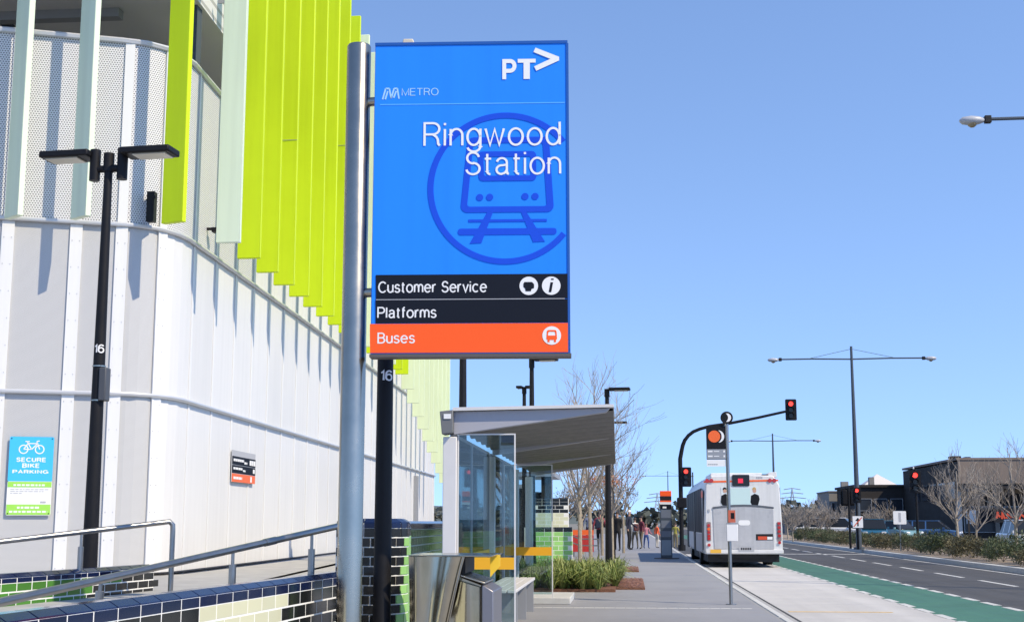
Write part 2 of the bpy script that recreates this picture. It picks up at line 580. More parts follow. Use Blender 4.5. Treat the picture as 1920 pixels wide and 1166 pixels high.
_o = _arc(.27, .365, .27, .365, 0, 360, 28)[:-1]
_n = lambda w_: [[(0, 0), (0, .73)], [(0, .45)] + _arc(w_ / 2, .45, w_ / 2, .28, 180, 0) + [(w_, 0)]]
GL = {
    'R': (.60, [[(0, 0), (0, 1), (.32, 1)] + _arc(.33, .75, .25, .25, 90, -90) + [(0, .5)], [(.32, .5), (.46, .40), (.52, .28), (.54, .08), (.60, 0)]]),
    'P': (.58, [[(0, 0), (0, 1), (.32, 1)] + _arc(.33, .73, .25, .27, 90, -90) + [(0, .46)]]),
    'B': (.58, [[(0, .5), (0, 1), (.30, 1)] + _arc(.31, .76, .22, .24, 90, -90) + [(0, .52)], [(.30, .52)] + _arc(.31, .26, .26, .26, 90, -90) + [(0, 0), (0, .5)]]),
    'S': (.56, [_arc(.28, .75, .24, .25, 10, 270, 16)[:-1] + [(.29, .5)] + _arc(.28, .26, .27, .26, 85, -170, 16)]),
    'C': (.66, [_arc(.36, .5, .36, .5, 42, 318, 24)]),
    'T': (.60, [[(0, 1), (.60, 1)], [(.30, 1), (.30, 0)]]),
    'M': (.74, [[(0, 0), (0, 1), (.37, 0.02), (.74, 1), (.74, 0)]]),
    'E': (.52, [[(.52, 1), (0, 1), (0, 0), (.53, 0)], [(0, .52), (.48, .52)]]),
    'O': (.74, [_arc(.37, .5, .37, .5, 0, 360, 32)[:-1]]),
    'U': (.58, [[(0, 1), (0, .30)] + _arc(.29, .30, .29, .30, 180, 360) + [(.58, 1)]]),
    'K': (.56, [[(0, 0), (0, 1)], [(.54, 1), (0, .40)], [(.17, .58), (.58, 0)]]),
    'A': (.64, [[(0, 0), (.32, 1), (.64, 0)], [(.11, .34), (.53, .34)]]),
    'N': (.58, [[(0, 0), (0, 1), (.58, 0), (.58, 1)]]),
    'G': (.68, [_arc(.36, .5, .36, .5, 42, 360, 26), [(.40, .48), (.72, .48), (.72, 0)]]),
    'I': (.0, [[(0, 0), (0, 1)]]),
    'i': (.0, [[(0, 0), (0, .73)], [(0, .90), (0, 1.0)]]),
    'l': (.0, [[(0, 0), (0, 1)]]),
    'n': (.46, _n(.46)),
    'm': (.76, [[(0, 0), (0, .73)], [(0, .47)] + _arc(.19, .47, .19, .26, 180, 0) + [(.38, 0)], [(.38, .47)] + _arc(.57, .47, .19, .26, 180, 0) + [(.76, 0)]]),
    'u': (.46, [[(0, .73), (0, .27)] + _arc(.23, .27, .23, .27, 180, 360) + [(.46, .27)], [(.46, .73), (.46, 0)]]),
    'r': (.27, [[(0, 0), (0, .73)], [(0, .42)] + _arc(.26, .42, .26, .31, 180, 85)]),
    'o': (.54, [_o]),
    'd': (.51, [_arc(.25, .365, .25, .365, 0, 360, 28)[:-1], [(.51, 0), (.51, 1)]]),
    'g': (.51, [_arc(.25, .37, .25, .36, 0, 360, 28)[:-1], [(.51, .73), (.51, -.04)] + _arc(.255, -.04, .255, .24, 0, -165)]),
    'e': (.54, [[(.02, .39), (.53, .39)] + _arc(.27, .365, .27, .365, 6, 322, 24)]),
    'c': (.52, [_arc(.27, .365, .27, .365, 45, 315, 20)]),
    's': (.44, [_arc(.22, .55, .19, .18, 15, 270, 14)[:-1] + [(.23, .37)] + _arc(.22, .185, .21, .185, 85, -165, 14)]),
    't': (.27, [[(.10, .93), (.10, .14)] + _arc(.22, .14, .12, .14, 180, 275), [(0, .71), (.26, .71)]]),
    'f': (.27, [[(.10, 0), (.10, .84)] + _arc(.23, .84, .13, .16, 180, 85), [(0, .71), (.26, .71)]]),
    'v': (.48, [[(0, .73), (.24, 0), (.48, .73)]]),
    'w': (.72, [[(0, .73), (.18, 0), (.36, .70), (.54, 0), (.72, .73)]]),
    'a': (.50, [_arc(.23, .53, .20, .20, 170, 0) + [(.43, .12), (.46, .02), (.51, 0)], [(.43, .43), (.25, .40)] + _arc(.215, .20, .205, .20, 100, 270) + [(.36, .06), (.43, .20)]]),
    '1': (.22, [[(0, .80), (.12, .84), (.22, 1), (.22, 0)]]),
    '6': (.54, [_arc(.27, .32, .27, .32, 0, 360, 28)[:-1], [(.0, .32), (.01, .58)] + _arc(.29, .68, .27, .32, 160, 35)]),
    ' ': (.22, []),
}
_CLOSED = set('oO')


def stroke_poly(pts, w_, closed):
    n = len(pts)
    P = [Vector(p) for p in pts]
    L, Q = [], []
    for i in range(n):
        a = P[i - 1] if (i or closed) else None
        b = P[(i + 1) % n] if (i < n - 1 or closed) else None
        d1 = (P[i] - a).normalized() if a is not None else None
        d2 = (b - P[i]).normalized() if b is not None else None
        if d1 is None:
            d1 = d2
        if d2 is None:
            d2 = d1
        n1, n2 = Vector((-d1.y, d1.x)), Vector((-d2.y, d2.x))
        m = (n1 + n2)
        m = m.normalized() if m.length > 1e-6 else n1
        k = min(1 / max(m.dot(n1), .25), 2.2)
        L.append(P[i] + m * w_ / 2 * k)
        Q.append(P[i] - m * w_ / 2 * k)
    return L, Q


def text_obj(txt, box, m, fn, d, parent, thick=0.0009, weight=0.10, shear=0.0, name='lettering', gap=.20):
    """lettering fitted into box (u0, v0, u1, v1) of a sign plane; fn(u, v, d) -> point"""
    quads = []
    x = 0
    for ch in txt:
        wd, strokes = GL[ch]
        for st in strokes:
            closed = (ch in 'oO') or (ch in 'dg6' and len(st) == 28)
            L, Q = stroke_poly([(px + x, py) for px, py in st], weight, closed)
            n = len(L)
            for i in range(n if closed else n - 1):
                j = (i + 1) % n
                quads.append((L[i], Q[i], Q[j], L[j]))
        x += wd + gap + (weight if wd < .01 else 0) * .3
    xs = [p.x + shear * p.y for q in quads for p in q]
    ys = [p.y for q in quads for p in q]
    x0, x1, y0, y1 = min(xs), max(xs), min(ys), max(ys)
    u0, v0, u1, v1 = box
    mb = MB()
    for k, q in enumerate(quads):
        pl = [(u0 + (p.x + shear * p.y - x0) / (x1 - x0) * (u1 - u0), v0 + (p.y - y0) / (y1 - y0) * (v1 - v0)) for p in q]
        # neighbouring strokes sit a hair apart in depth so that no two faces share a plane
        mb.ext(pl, fn, d, d + thick * (1 + .04 * (k % 7)))
    return mb.build(name, m, parent)


ORD = ('first', 'second', 'third', 'fourth', 'fifth', 'sixth', 'seventh', 'eighth', 'ninth', 'tenth', 'eleventh', 'twelfth')


def nth(i):
    if i < 12:
        return ORD[i]
    n = i + 1
    tens = ('', '', 'twenty', 'thirty', 'forty', 'fifty', 'sixty')[n // 10]
    if n < 20:
        return ('thirteenth', 'fourteenth', 'fifteenth', 'sixteenth', 'seventeenth', 'eighteenth', 'nineteenth')[n - 13]
    return tens[:-1] + 'ieth' if n % 10 == 0 else tens + ' ' + ORD[n % 10 - 1]


# ================================================================== THE SETTING: ground, path, road
MB().add([(-900, -300, -0.16), (900, -300, -0.16), (900, 1500, -0.16), (-900, 1500, -0.16)], [(0, 1, 2, 3)]).build('ground', M_ground, kind='structure')

PX0, PX1 = -1.75, 1.86          # slab field of the footpath
fp = MB().box(-14, PX1 + 0.05, -14, 140, -0.155, -0.006).build('footpath', M_joint, kind='structure')
# concrete sheets of the footpath away from the slabs
MB().box(-14, PX0 - 0.006, -14, 140, -0.006, 0.0).build('path_surface', M_path, fp)
MB().box(PX0, PX1, -14, 13.994, -0.006, 0.0).build('path_surface', M_path, fp)
MB().box(PX0, PX1, 64.0, 140, -0.006, 0.0).build('path_surface', M_path, fp)
sx, sy = (PX1 - PX0), 2.0
slab = MB().cbox(0.003, sx - 0.003, -0.006, 0.0, 0.003, sy - 0.003, 0.0015)
sm = MB().add([(x, z, -y - 0.006) for x, y, z in slab.v], slab.f).mesh('slab', M_path)
for i in range(1):
    y = 14.0
    k = 0
    while y < 63.9:
        if not (19.0 <= y < 19.2):
            inst('slab', sm, fp, (PX0 + i * sx, y, 0))
        y += sy
        k += 1
# thin pale inlay strip across the path
sp = MB().cbox(0.004, 0.146, -0.008, 0, 0.004, 0.066, 0.003)
pm = MB().add([(x, z, -y) for x, y, z in sp.v], sp.f).mesh('inlay', M_kerb)
for i in range(23):
    o = inst('inlay_tile', pm, fp, (-1.72 + i * 0.15, 19.62 + random.uniform(-.004, .004), -0.004))
# kerb stones and gutter
kb = MB().cbox(0.0, 0.12, 0.0, 0.12, 0.0, 1.98, 0.02)
km = MB().add([(x, z, 0.0 - y) for x, y, z in kb.v], kb.f).mesh('kerb_stone', M_kerb)
kerb = MB().box(PX1 + 0.05, PX1 + 0.165, -14, 140, -0.155, -0.03).build('kerb', M_kerb, kind='structure')
for i in range(28):
    inst('kerb_stone', km, kerb, (PX1 + 0.052, 12 + i * 2.0, 0.001))
MB().box(PX1 + 0.05, PX1 + 0.172, -14, 12, -0.03, 0.001).build('kerb_stone', M_kerb, kerb)
MB().box(PX1 + 0.05, PX1 + 0.172, 68, 140, -0.03, 0.001).build('kerb_stone', M_kerb, kerb)

ROAD = -0.13
XK = PX1 + 0.176
gut = MB().box(XK, XK + 0.30, -14, 140, -0.155, ROAD + 0.002).build('gutter', M_gutter, kind='structure')
MB().box(XK + 0.262, XK + 0.298, -14, 140, -0.15, ROAD + 0.006).build('gutter_joint', mat('tar_joint', (0.05, 0.05, 0.05), 0.9, var=0.3, vscale=9), gut)
bay = MB().box(XK + 0.30, 4.50, -14, 58, -0.158, ROAD - 0.004).build('bus_bay', M_joint, kind='structure')
bm_ = MB().box(0.006, 4.50 - XK - 0.306, 0.006, 5.0 - 0.006, -0.004, 0.0).mesh('bay_slab', M_bay)
for i in range(14):
    inst('bay_slab', bm_, bay, (XK + 0.30, -12 + i * 5.0, ROAD))
gl = MB().box(4.502, 5.98, -14, 140, -0.158, ROAD + 0.001).build('bike_lane', M_greenlane, kind='structure')
rd = MB().box(5.982, 10.25, -14, 400, -0.158, ROAD).build('road', M_asphalt, kind='structure')
MB().box(XK + 0.3, 4.50, 58, 400, -0.158, ROAD).build('road', M_asphalt, kind='structure')
MB().box(14.8, 26.0, -14, 400, -0.158, ROAD).build('road', M_asphalt, kind='structure')
MB().box(26.2, 60, -14, 400, -0.158, ROAD + 0.06).build('car_park', M_asphalt, kind='structure')
mk = MB()
y = -10.0
while y < 95:
    mk.box(4.45, 4.58, y, y + 0.9, ROAD + 0.001, ROAD + 0.005)
    mk.box(5.92, 6.05, y + 0.5, y + 1.4, ROAD + 0.001, ROAD + 0.005)
    y += 1.35
mk.build('lane_dashes', M_line, kind='stuff')
road_line = MB().box(8.08, 8.20, 4, 7, ROAD + 0.001, ROAD + 0.005).mesh('road_line', M_line)
for i in range(24):
    inst('road_line', road_line, rd, (0, i * 4.6 - 2, 0))
MB().box(9.95, 10.06, -14, 120, ROAD + 0.001, ROAD + 0.005).build('road_line', M_line, rd)
MB().box(6.1, 9.9, 58.2, 58.7, ROAD + 0.001, ROAD + 0.005).build('road_line', M_line, rd)
MB().box(XK + 0.36, 3.95, 21.0, 21.12, ROAD + 0.001, ROAD + 0.004).build('road_line', M_yline, bay)
# median with its kerb
med = MB().box(10.52, 14.55, 8, 200, -0.158, 0.03).build('median', M_medsoil, kind='structure')
mkm = MB().box(0.004, 0.26, 0.004, 2.49, -0.15, 0.012).mesh('kerb_stone', M_kerb)
for i in range(46):
    inst('kerb_stone', mkm, med, (10.256, 8 + i * 2.5, 0))
for i in range(20):
    inst('kerb_stone', mkm, med, (14.556, 28 + i * 2.5, 0))

# far hills / tree line
hl = MB()
pts = []
for i in range(61):
    x = -700 + i * 24
    h = 6 + 5 * math.sin(i * 0.37) + 4 * math.sin(i * 0.91 + 1)
    pts.append((x, h))
for i in range(60):
    (x0, h0), (x1, h1) = pts[i], pts[i + 1]
    hl.add([(x0, 900, -1), (x1, 900, -1), (x1, 980, h1), (x0, 980, h0), (x0, 1300, h0 + 2), (x1, 1300, h1 + 2)], [(0, 1, 2, 3), (3, 2, 5, 4)])
hl.build('hills', mat('hill_far', (0.09, 0.11, 0.10), 1.0, var=0.2, vscale=0.02), kind='structure')

# ================================================================== STATION BUILDING
WB, WR1, WR2, WT, WTOP = 0.61, 2.67, 4.65, 6.86, 10.6
# wall plan, left to right and then away along the road
PLAN = [Vector((-11.5, 12.70)), Vector((-7.02, 14.38)), Vector((-5.86, 14.815))]
_c = [Vector((-5.86, 14.815)), Vector((-5.42, 14.98)), Vector((-5.375, 15.62))]
for i in range(1, 9):
    t = i / 8
    PLAN.append(_c[0] * (1 - t) ** 2 + _c[1] * 2 * t * (1 - t) + _c[2] * t * t)
PLAN.append(Vector((-6.18, 42.4)))


def plan_point(s):
    for a, b in zip(PLAN, PLAN[1:]):
        L = (b - a).length
        if s <= L or b is PLAN[-1]:
            d = (b - a) / L
            return a + d * s, d
        s -= L


def plan_hit(px, py):
    r = ray(px, py)
    d = Vector((r.x, r.y))
    s = 0
    for a, b in zip(PLAN, PLAN[1:]):
        e = b - a
        den = d.x * e.y - d.y * e.x
        t = (a.x * e.y - a.y * e.x) / den
        u = (a.x * d.y - a.y * d.x) / den
        if t > 0 and -1e-6 <= u <= 1.000001:
            return s + u * e.length
        s += e.length
    return None


PLEN = sum((b - a).length for a, b in zip(PLAN, PLAN[1:]))
station = thing('station_building', 'white screened station building with lime green vertical fins, curving round its corner', 'building', (-6.5, 15.5, 0))
station_off = Vector((-6.5, 15.5, 0))


def spart(mb, name, m, **k):
    mb.v = [tuple(Vector(p) - station_off) for p in mb.v]
    return mb.build(name, m, station, **k)


bat_s = [plan_hit(x, 560) for x in (8, 137, 223, 299)]
bat_s = [bat_s[0] - 3.2, bat_s[0] - 2.4, bat_s[0] - 1.6, bat_s[0] - 0.8] + bat_s
s1 = plan_hit(359, 600)
while s1 < PLEN - 0.2:
    bat_s.append(s1)
    s1 += 1.0
bat_s.append(PLEN - 0.03)
bat_s.insert(0, 0.0)


def panel(sa, sb, z0, z1, m, name):
    """one cladding sheet between two battens, its own origin at its foot so the perforation follows it"""
    n = 4 if 5.8 < (sa + sb) / 2 < 7.6 else 1
    pa, _ = plan_point(sa + 0.004)
    pb, _ = plan_point(sb - 0.004)
    d = (pb - pa).normalized()
    ang = math.atan2(d.y, d.x)
    mb = MB()
    nrm = Vector((d.y, -d.x))
    loc = Vector((pa.x, pa.y, z0))
    pts = []
    for i in range(n + 1):
        p, dd = plan_point(sa + 0.004 + (sb - sa - 0.008) * i / n)
        q = p - pa
        pts.append((q.dot(d), -q.dot(nrm)))
    h = z1 - z0
    for i in range(n):
        (x0, y0), (x1, y1) = pts[i], pts[i + 1]
        mb.add([(x0, y0, 0), (x1, y1, 0), (x1, y1, h), (x0, y0, h), (x0, y0 + .03, 0), (x1, y1 + .03, 0), (x1, y1 + .03, h), (x0, y0 + .03, h)],
               [(0, 1, 2, 3), (7, 6, 5, 4), (0, 4, 5, 1), (3, 2, 6, 7)] + ([(0, 3, 7, 4)] if i == 0 else []) + ([(1, 5, 6, 2)] if i == n - 1 else []))
    o = mb.build(name, m, station, loc=loc - station_off)
    o.rotation_euler = (0, 0, ang)
    return o


SLO = bat_s[8] + 0.3
for sa, sb in zip(bat_s, bat_s[1:]):
    if sb - sa < 0.1:
        continue
    left = (sa + sb) / 2 < SLO + 0.1
    panel(sa, sb, WB, WR1 - 0.005, M_perf_lo if left else M_white_panel, 'wall_panel')
    panel(sa, sb, WR1 + 0.005, WR2 - 0.005, M_perf_lo if left else M_white_panel, 'wall_panel')
    panel(sa, sb, WR2 + 0.005, WT, M_perf_up if (sa + sb) / 2 < SLO + 3.2 else M_white_panel, 'wall_panel')
for i, s_ in enumerate(bat_s):
    p, d = plan_point(min(s_, PLEN - 0.04))
    nrm = Vector((d.y, -d.x))
    left = s_ < SLO
    wd = 0.068 if left else 0.03
    th = 0.022 if left else 0.012
    mt = Matrix.Translation((p.x, p.y, 0)) @ Matrix.Rotation(math.atan2(d.y, d.x), 4, 'Z')
    mb = MB().box(-wd, wd, -th, -0.002, WB, WR2 - 0.03, mt)
    b_ = spart(mb, 'batten', M_batten)
    if left:
        rv = MB()
        for k in range(13):
            for sxx in (-wd * .6, wd * .6):
                q = mt @ Vector((sxx, -th - .004, WB + .1 + k * .31))
                rv.box(q.x - .004, q.x + .004, q.y - .002, q.y + .002, q.z - .004, q.z + .004)
        spart(rv, 'rivets', M_greytext, kind='stuff')
    mb = MB().box(-wd * .8, wd * .8, -th, -0.002, WR2 + 0.03, WT + 0.02, mt)
    spart(mb, 'batten', M_batten)


def along(z, off, n=120):
    out = []
    for i in range(n + 1):
        p, d = plan_point(PLEN * i / n)
        nrm = Vector((d.y, -d.x))
        out.append((p.x + nrm.x * off, p.y + nrm.y * off, z))
    return out


spart(MB().tube(along(WR1, 0.035), 0.026, 8), 'wall_rail', M_rail_white, smooth=True)
spart(MB().tube(along(WR2, 0.035), 0.028, 8), 'wall_rail', M_rail_white, smooth=True)
cp = MB()
ct = along(WT + 0.03, 0.02)
spart(cp.tube(ct, 0.035, 6), 'parapet_cap', M_rail_white)
# plinth joint at the foot of the screen
spart(MB().tube(along(WB + 0.02, 0.012), 0.016, 4), 'base_trim', M_dark)


def slab_poly(off, inset):
    pts = []
    for i in range(61):
        p, d = plan_point(PLEN * i / 60)
        nrm = Vector((d.y, -d.x))
        pts.append((p.x + nrm.x * off, p.y + nrm.y * off))
    return pts + [(-26, 42.4), (-26, 12.7 + 0)]


fnz = lambda u, v, d: (u, v, d)
spart(MB().ext(slab_poly(-0.10, 0), fnz, 7.9, 8.5), 'ceiling_slab', M_soffit)
spart(MB().ext(slab_poly(-0.10, 0), fnz, 4.45, 4.62), 'floor_slab', M_deck)
spart(MB().ext(slab_poly(-0.16, 0), fnz, 8.5, 10.45), 'upper_storey', mat('upper_wall_grey', (0.30, 0.31, 0.33), 0.6, var=.1, vscale=1))
spart(MB().ext(slab_poly(-0.16, 0), fnz, 10.45, 10.55), 'roof', M_grey_metal)
# ceiling joists on the soffit
for i in range(4):
    yy = 16.2 + i * 1.8
    jb = MB().box(-16, -6.6, yy, yy + 0.16, 7.78, 7.90)
    spart(jb, 'ceiling_joist', M_grey_metal)
for px in (360, 12):
    q = atY(px, 60, 16.2 if px > 100 else 16.6)
    spart(MB().box(q.x - 0.08, q.x + 0.06, q.y, q.y + 0.2, 4.62, 7.9), 'column', mat('dark_column', (0.06, 0.075, 0.10), 0.6))

# fins
def fin(outer, direction, width, thick, z0, z1, m):
    d = Vector(direction).normalized()
    mt = Matrix.Translation((outer.x, outer.y, 0)) @ Matrix.Rotation(math.atan2(d.y, d.x), 4, 'Z')
    mb = MB().box(-width, 0, -thick / 2, thick / 2, z0, z1, mt)
    o = spart(mb, 'fin', m, bevel=0.006, seg=1)
    # bracket back to the wall
    return o


for px, py, ph in ((38, 404, 38), (165, 405, 36), (-90, 402, 40)):
    q = atZ(px, py, 4.6)
    fin(q, (math.cos(R(ph)), -math.sin(R(ph))), 0.31, 0.075, 4.6, WTOP, M_palewhite)
q = atZ(345, 416, 4.6)
fin(q, (math.cos(R(20)), -math.sin(R(20))), 0.30, 0.075, 4.6, WTOP, M_lime)
fin_x = lambda y: -4.71 - 0.024 * (y - 15.68)
NF = 25
for k in range(NF):
    y = 15.68 + k * 0.985
    m = M_lime
    if k == 0:
        m = M_palewhite
    if k in (9, 10, 13) or k >= 16:
        m = M_pale
    z0 = 4.6 if k < 16 else 4.6 - 0.25 * (k - 15)
    f_ = fin(Vector((fin_x(y), y)), (1, -0.03), 0.30, 0.07, z0, WTOP, m)
    if k % 4 == 3:
        # joint between two lengths of the fin
        jz = 6.4 + (k * 37 % 5) * 0.35
        j = MB().box(fin_x(y) - 0.30, fin_x(y) + 0.001, y - 0.0385, y - 0.0345, jz, jz + 0.006)
        spart(j, 'fin_joint', M_grey_metal)
    for zz in (8.1, 9.6):
        bx = MB().box(fin_x(y) - 0.68, fin_x(y) - 0.30, y - 0.012, y + 0.012, zz, zz + 0.07)
        if zz > z0:
            spart(bx, 'fin_bracket', M_grey_metal)
# wall lights and cameras on the screen
for px, py, h in ((276, 392, 0.36), (388, 432, 0.06)):
    s_ = plan_hit(px, py)
    p, d = plan_point(s_)
    nrm = Vector((d.y, -d.x))
    z = atY(px, py, p.y).z
    mb = MB().box(p.x + nrm.x * .12 - .045, p.x + nrm.x * .12 + .045, p.y + nrm.y * .12 - .05, p.y + nrm.y * .12 + .05, z - h / 2, z + h / 2)
    mb.cyl((p.x, p.y, z + h * .3), (p.x + nrm.x * .2, p.y + nrm.y * .2, z + h * .3), 0.02, n=6)
    spart(mb, 'wall_light', M_black)
# downpipe
q = atY(777, 930, 37.5)
spart(MB().box(q.x - 0.02, q.x + 0.10, 37.4, 37.6, WB, 2.5), 'downpipe', M_grey_metal)

# wall sign and bike sign (lie on the screen: things of their own)
def plan_frame(px, py, off):
    s_ = plan_hit(px, py)
    p, d = plan_point(s_)
    nrm = Vector((d.y, -d.x))
    o = Vector((p.x + nrm.x * off, p.y + nrm.y * off, atY(px, py, p.y).z))
    D = Vector((d.x, d.y, 0))
    N = Vector((nrm.x, nrm.y, 0))
    return o, D, N


o0, D0, N0 = plan_frame(57, 892, 0.03)
bs = thing('bike_parking_sign', 'blue and green bike parking notice screwed to the grey screen wall at far left', 'sign', o0)
fb = lambda u, v, d: D0 * u + Vector((0, 0, 1)) * v + N0 * d
SW, SH = 0.235, 0.435   # half sizes
MB().ext(rrect(-SW, 0.0 - 0.06, SW, SH, .015), fb, 0, 0.006).build('blue_panel', M_cyan, bs)
MB().ext(rrect(-SW, -SH, SW, -0.06, .015), fb, 0, 0.005).build('lower_panel', M_white, bs)
MB().ext([(-SW + .004, -0.125), (SW - .004, -0.125), (SW - .004, -0.065), (-SW + .004, -0.065)], fb, 0.005, 0.007).build('green_strip', M_grprint, bs)
MB().ext([(-SW + .004, -SH + .006), (SW - .004, -SH + .006), (SW - .004, -0.315), (-SW + .004, -0.315)], fb, 0.005, 0.007).build('green_strip', M_grprint, bs)
for t, bx in (('SECURE', (-.155, .155, .155, .205)), ('BIKE', (-.09, .09, .09, .140)), ('PARKING', (-.19, .022, .19, .072))):
    text_obj(t, bx, M_white, fb, 0.006, bs, weight=0.22, gap=.32)
bk = MB()
for cx in (-.085, .085):
    bk.ring((cx, .295), .052, .040, fb, .006, .008, n=20)
def bar2(mb, a, b, w_, fn, d0, d1):
    a, b = Vector(a), Vector(b)
    n = Vector((-(b - a).y, (b - a).x)).normalized() * w_ / 2
    mb.ext([tuple(a + n), tuple(b + n), tuple(b - n), tuple(a - n)], fn, d0, d1)
for a, b in (((-.085, .295), (-.04, .36)), ((-.04, .36), (.06, .36)), ((.06, .36), (.0, .295)), ((.0, .295), (-.04, .36)), ((-.085, .295), (0, .295)),
             ((.085, .295), (.05, .385)), ((.05, .385), (.08, .39)), ((-.04, .36), (-.05, .382)), ((-.07, .382), (-.025, .382))):
    bar2(bk, a, b, .011, fb, .0065, .0085)
bk.build('bicycle_pictogram', M_white, bs)
gt = MB()
random.seed(3)
for row, (y, h, a, b) in enumerate(((-0.102, .02, -.17, .16), (-0.35, .022, -.12, .12), (-0.395, .02, -.2, .2))):
    x = a
    while x < b:
        l = random.uniform(.02, .05)
        bar2(gt, (x, y), (min(x + l, b), y), h, fb, .007, .0085)
        x += l + .012
gt.build('small_print', M_white, bs, kind='stuff')
gt = MB()
for k in range(3):
    x = -.20
    while x < (.2, .16, -.09)[k]:
        l = random.uniform(.015, .05)
        bar2(gt, (x, -.15 - k * .022), (x + l, -.15 - k * .022), .008, fb, .005, .0065)
        x += l + .01
bar2(gt, (.12, -.29), (.18, -.29), .02, fb, .005, .0065)
gt.build('small_print', M_greytext, bs, kind='stuff')
sc = MB()
for u in (-SW + .02, SW - .02):
    for v in (-SH + .02, SH - .02):
        sc.ext(disc((u, v), .007, 8), fb, .006, .010)
sc.build('screws', M_dark, bs)

o1, D1, N1 = plan_frame(452, 876, 0.03)
ws = thing('wayfinding_sign', 'small grey, navy and orange direction board fixed to the white side wall', 'sign', o1)
fw = lambda u, v, d: D1 * u + Vector((0, 0, 1)) * v + N1 * d
W2, H2 = 0.64, 0.215
MB().ext([(-W2, -H2), (W2, -H2), (W2, H2), (-W2, H2)], fw, 0, 0.012).build('board', M_greytext, ws)
MB().ext([(-W2, .02), (W2, .02), (W2, .135), (-W2, .135)], fw, 0.012, 0.015).build('navy_row', M_signblack, ws)
MB().ext([(-W2, -.095), (W2, -.095), (W2, .012), (-W2, .012)], fw, 0.012, 0.015).build('navy_row', M_signblack, ws)
MB().ext([(-W2, -H2), (W2, -H2), (W2, -.103), (-W2, -.103)], fw, 0.012, 0.015).build('orange_row', M_orange, ws)
tx = MB()
for (a, b, y, h) in ((-.58, -.02, .085, .035), (.0, .16, .06, .03), (-.58, -.1, -.03, .03), (-.06, .08, -.05, .025), (-.56, -.1, -.16, .035), (.30, .62, .075, .07), (.5, .6, -.04, .06), (.36, .44, -.16, .08)):
    x = a
    while x < b:
        l = min(random.uniform(.06, .13), b - x)
        bar2(tx, (x, y), (x + l, y), h, fw, .015, .017)
        x += l + .02
tx.build('small_print', M_white, ws, kind='stuff')

# ================================================================== RAMP, TILED WALLS, HANDRAILS
ramp = MB()
ramp.ext([(-2.52, 4.0), (-2.20, 9.9), (-2.75, 10.6), (-2.75, 23), (-6.2, 42), (-5.9, 42), (-5.3, 15.7), (-5.8, 14.9), (-12, 12.6), (-12, 3.0), (-3, 3.0)], lambda u, v, d: (u, v, d), 0.0, 0.608)
ramp.build('ramp', M_deck, kind='structure')


def tile_meshes(L, H, m, key, cache={}):
    k = (round(L, 3), round(H, 3), m.name, key)
    if k not in cache:
        if key == 'cap':
            # bullnose: sloped top, vertical face
            b = 0.05
            g = 0.0055
            pr = [(0.0, 0.0), (0.0, H - 0.036), (0.006, H - 0.026), (0.05, H), (0.11, H + 0.001), (0.11, 0.0)]
            mb = MB().ext(pr, lambda u, v, d: (d, u - 0.0035, v), g, L - g)
            cache[k] = mb.mesh('cap_tile', m)
        else:
            g = 0.0045
            cache[k] = MB().cbox(g, L - g, -0.0035, 0.012, g, H - g, 0.002).mesh('wall_tile', m)
    return cache[k]


def tiled_wall(name, label, path, z_top, z_bot, L, H, colour, thick=0.16, cap=True, rows=None, z_core=0.0, core_off=0.0024):
    """path of the face's top edge, face on its right-hand side when walked from first to last"""
    base = Vector((path[0][0], path[0][1], 0))
    t = thing(name, label, 'tiled wall', base)
    pts = [Vector(p) for p in path]
    seg = [(b - a).length for a, b in zip(pts, pts[1:])]
    tot = sum(seg)

    def at(s):
        for a, b, l in zip(pts, pts[1:], seg):
            if s <= l or b is pts[-1]:
                d = (b - a) / l
                return a + d * s
            s -= l
    nt_ = int(tot / L)
    core_pts, back = [], []
    for i in range(nt_ * 2 + 1):
        p = at(i * L / 2)
        q = at(min(i * L / 2 + 0.01, tot)) - at(max(i * L / 2 - 0.01, 0))
        q.normalize()
        n = Vector((q.y, -q.x))
        core_pts.append((p + n * core_off) - base.xy)
        back.append((p - n * thick) - base.xy)
    poly = [tuple(p) for p in core_pts] + [tuple(p) for p in reversed(back)]
    back2 = [b_ + (c_ - b_) * (1 - 0.045 / thick) for c_, b_ in zip(core_pts, back)] if cap else core_pts
    poly2 = [tuple(p) for p in back2] + [tuple(p) for p in reversed(back)]
    cm_ = MB().ext(poly, lambda u, v, d: (u, v, d), z_core, z_top - (0.033 if cap else 0.004))
    if cap:
        cm_.ext(poly2, lambda u, v, d: (u, v, d), z_top - 0.033, z_top - 0.006)
    cm_.build('core', M_grout, t)
    nrow = rows or int((z_top - H - z_bot) / H)
    for j in range(-1, nrow):
        if j < 0 and not cap:
            continue
        z = z_top - H * (j + 2) if cap else z_top - H * (j + 1)
        stag = (j % 2) * 0.5 * L if j >= 0 else 0
        for i in range(nt_):
            s0 = i * L + stag
            if s0 + L > tot + 1e-4:
                continue
            a, b = at(s0), at(s0 + L)
            d = (b - a)
            ang = math.atan2(d.y, d.x)
            m = colour(s0 + L / 2, j)
            if m is None:
                continue
            me = tile_meshes(L, H, m, 'cap' if j < 0 else 'face')
            jit = random.uniform(-.0004, .0004)
            n = Vector((d.y, -d.x)).normalized()
            p = a - base.xy + n * jit
            o = inst('cap_tile' if j < 0 else 'wall_tile', me, t, (p.x, p.y, z), (random.uniform(-.0008, .0008), 0, ang + random.uniform(-.0006, .0006)))
    return t


# front ramp wall: front top edge about 5 cm in front of the back edge of the bullnose
fa = [(-2.405, 4.55), (-2.00, 9.85)]


def colA(s, j):
    if j < 0:
        return M_tile_navy
    edge = 3.68 + 0.08 * j
    if 2.25 + 0.12 * j < s < edge:
        return M_tile_cream
    return M_tile_black


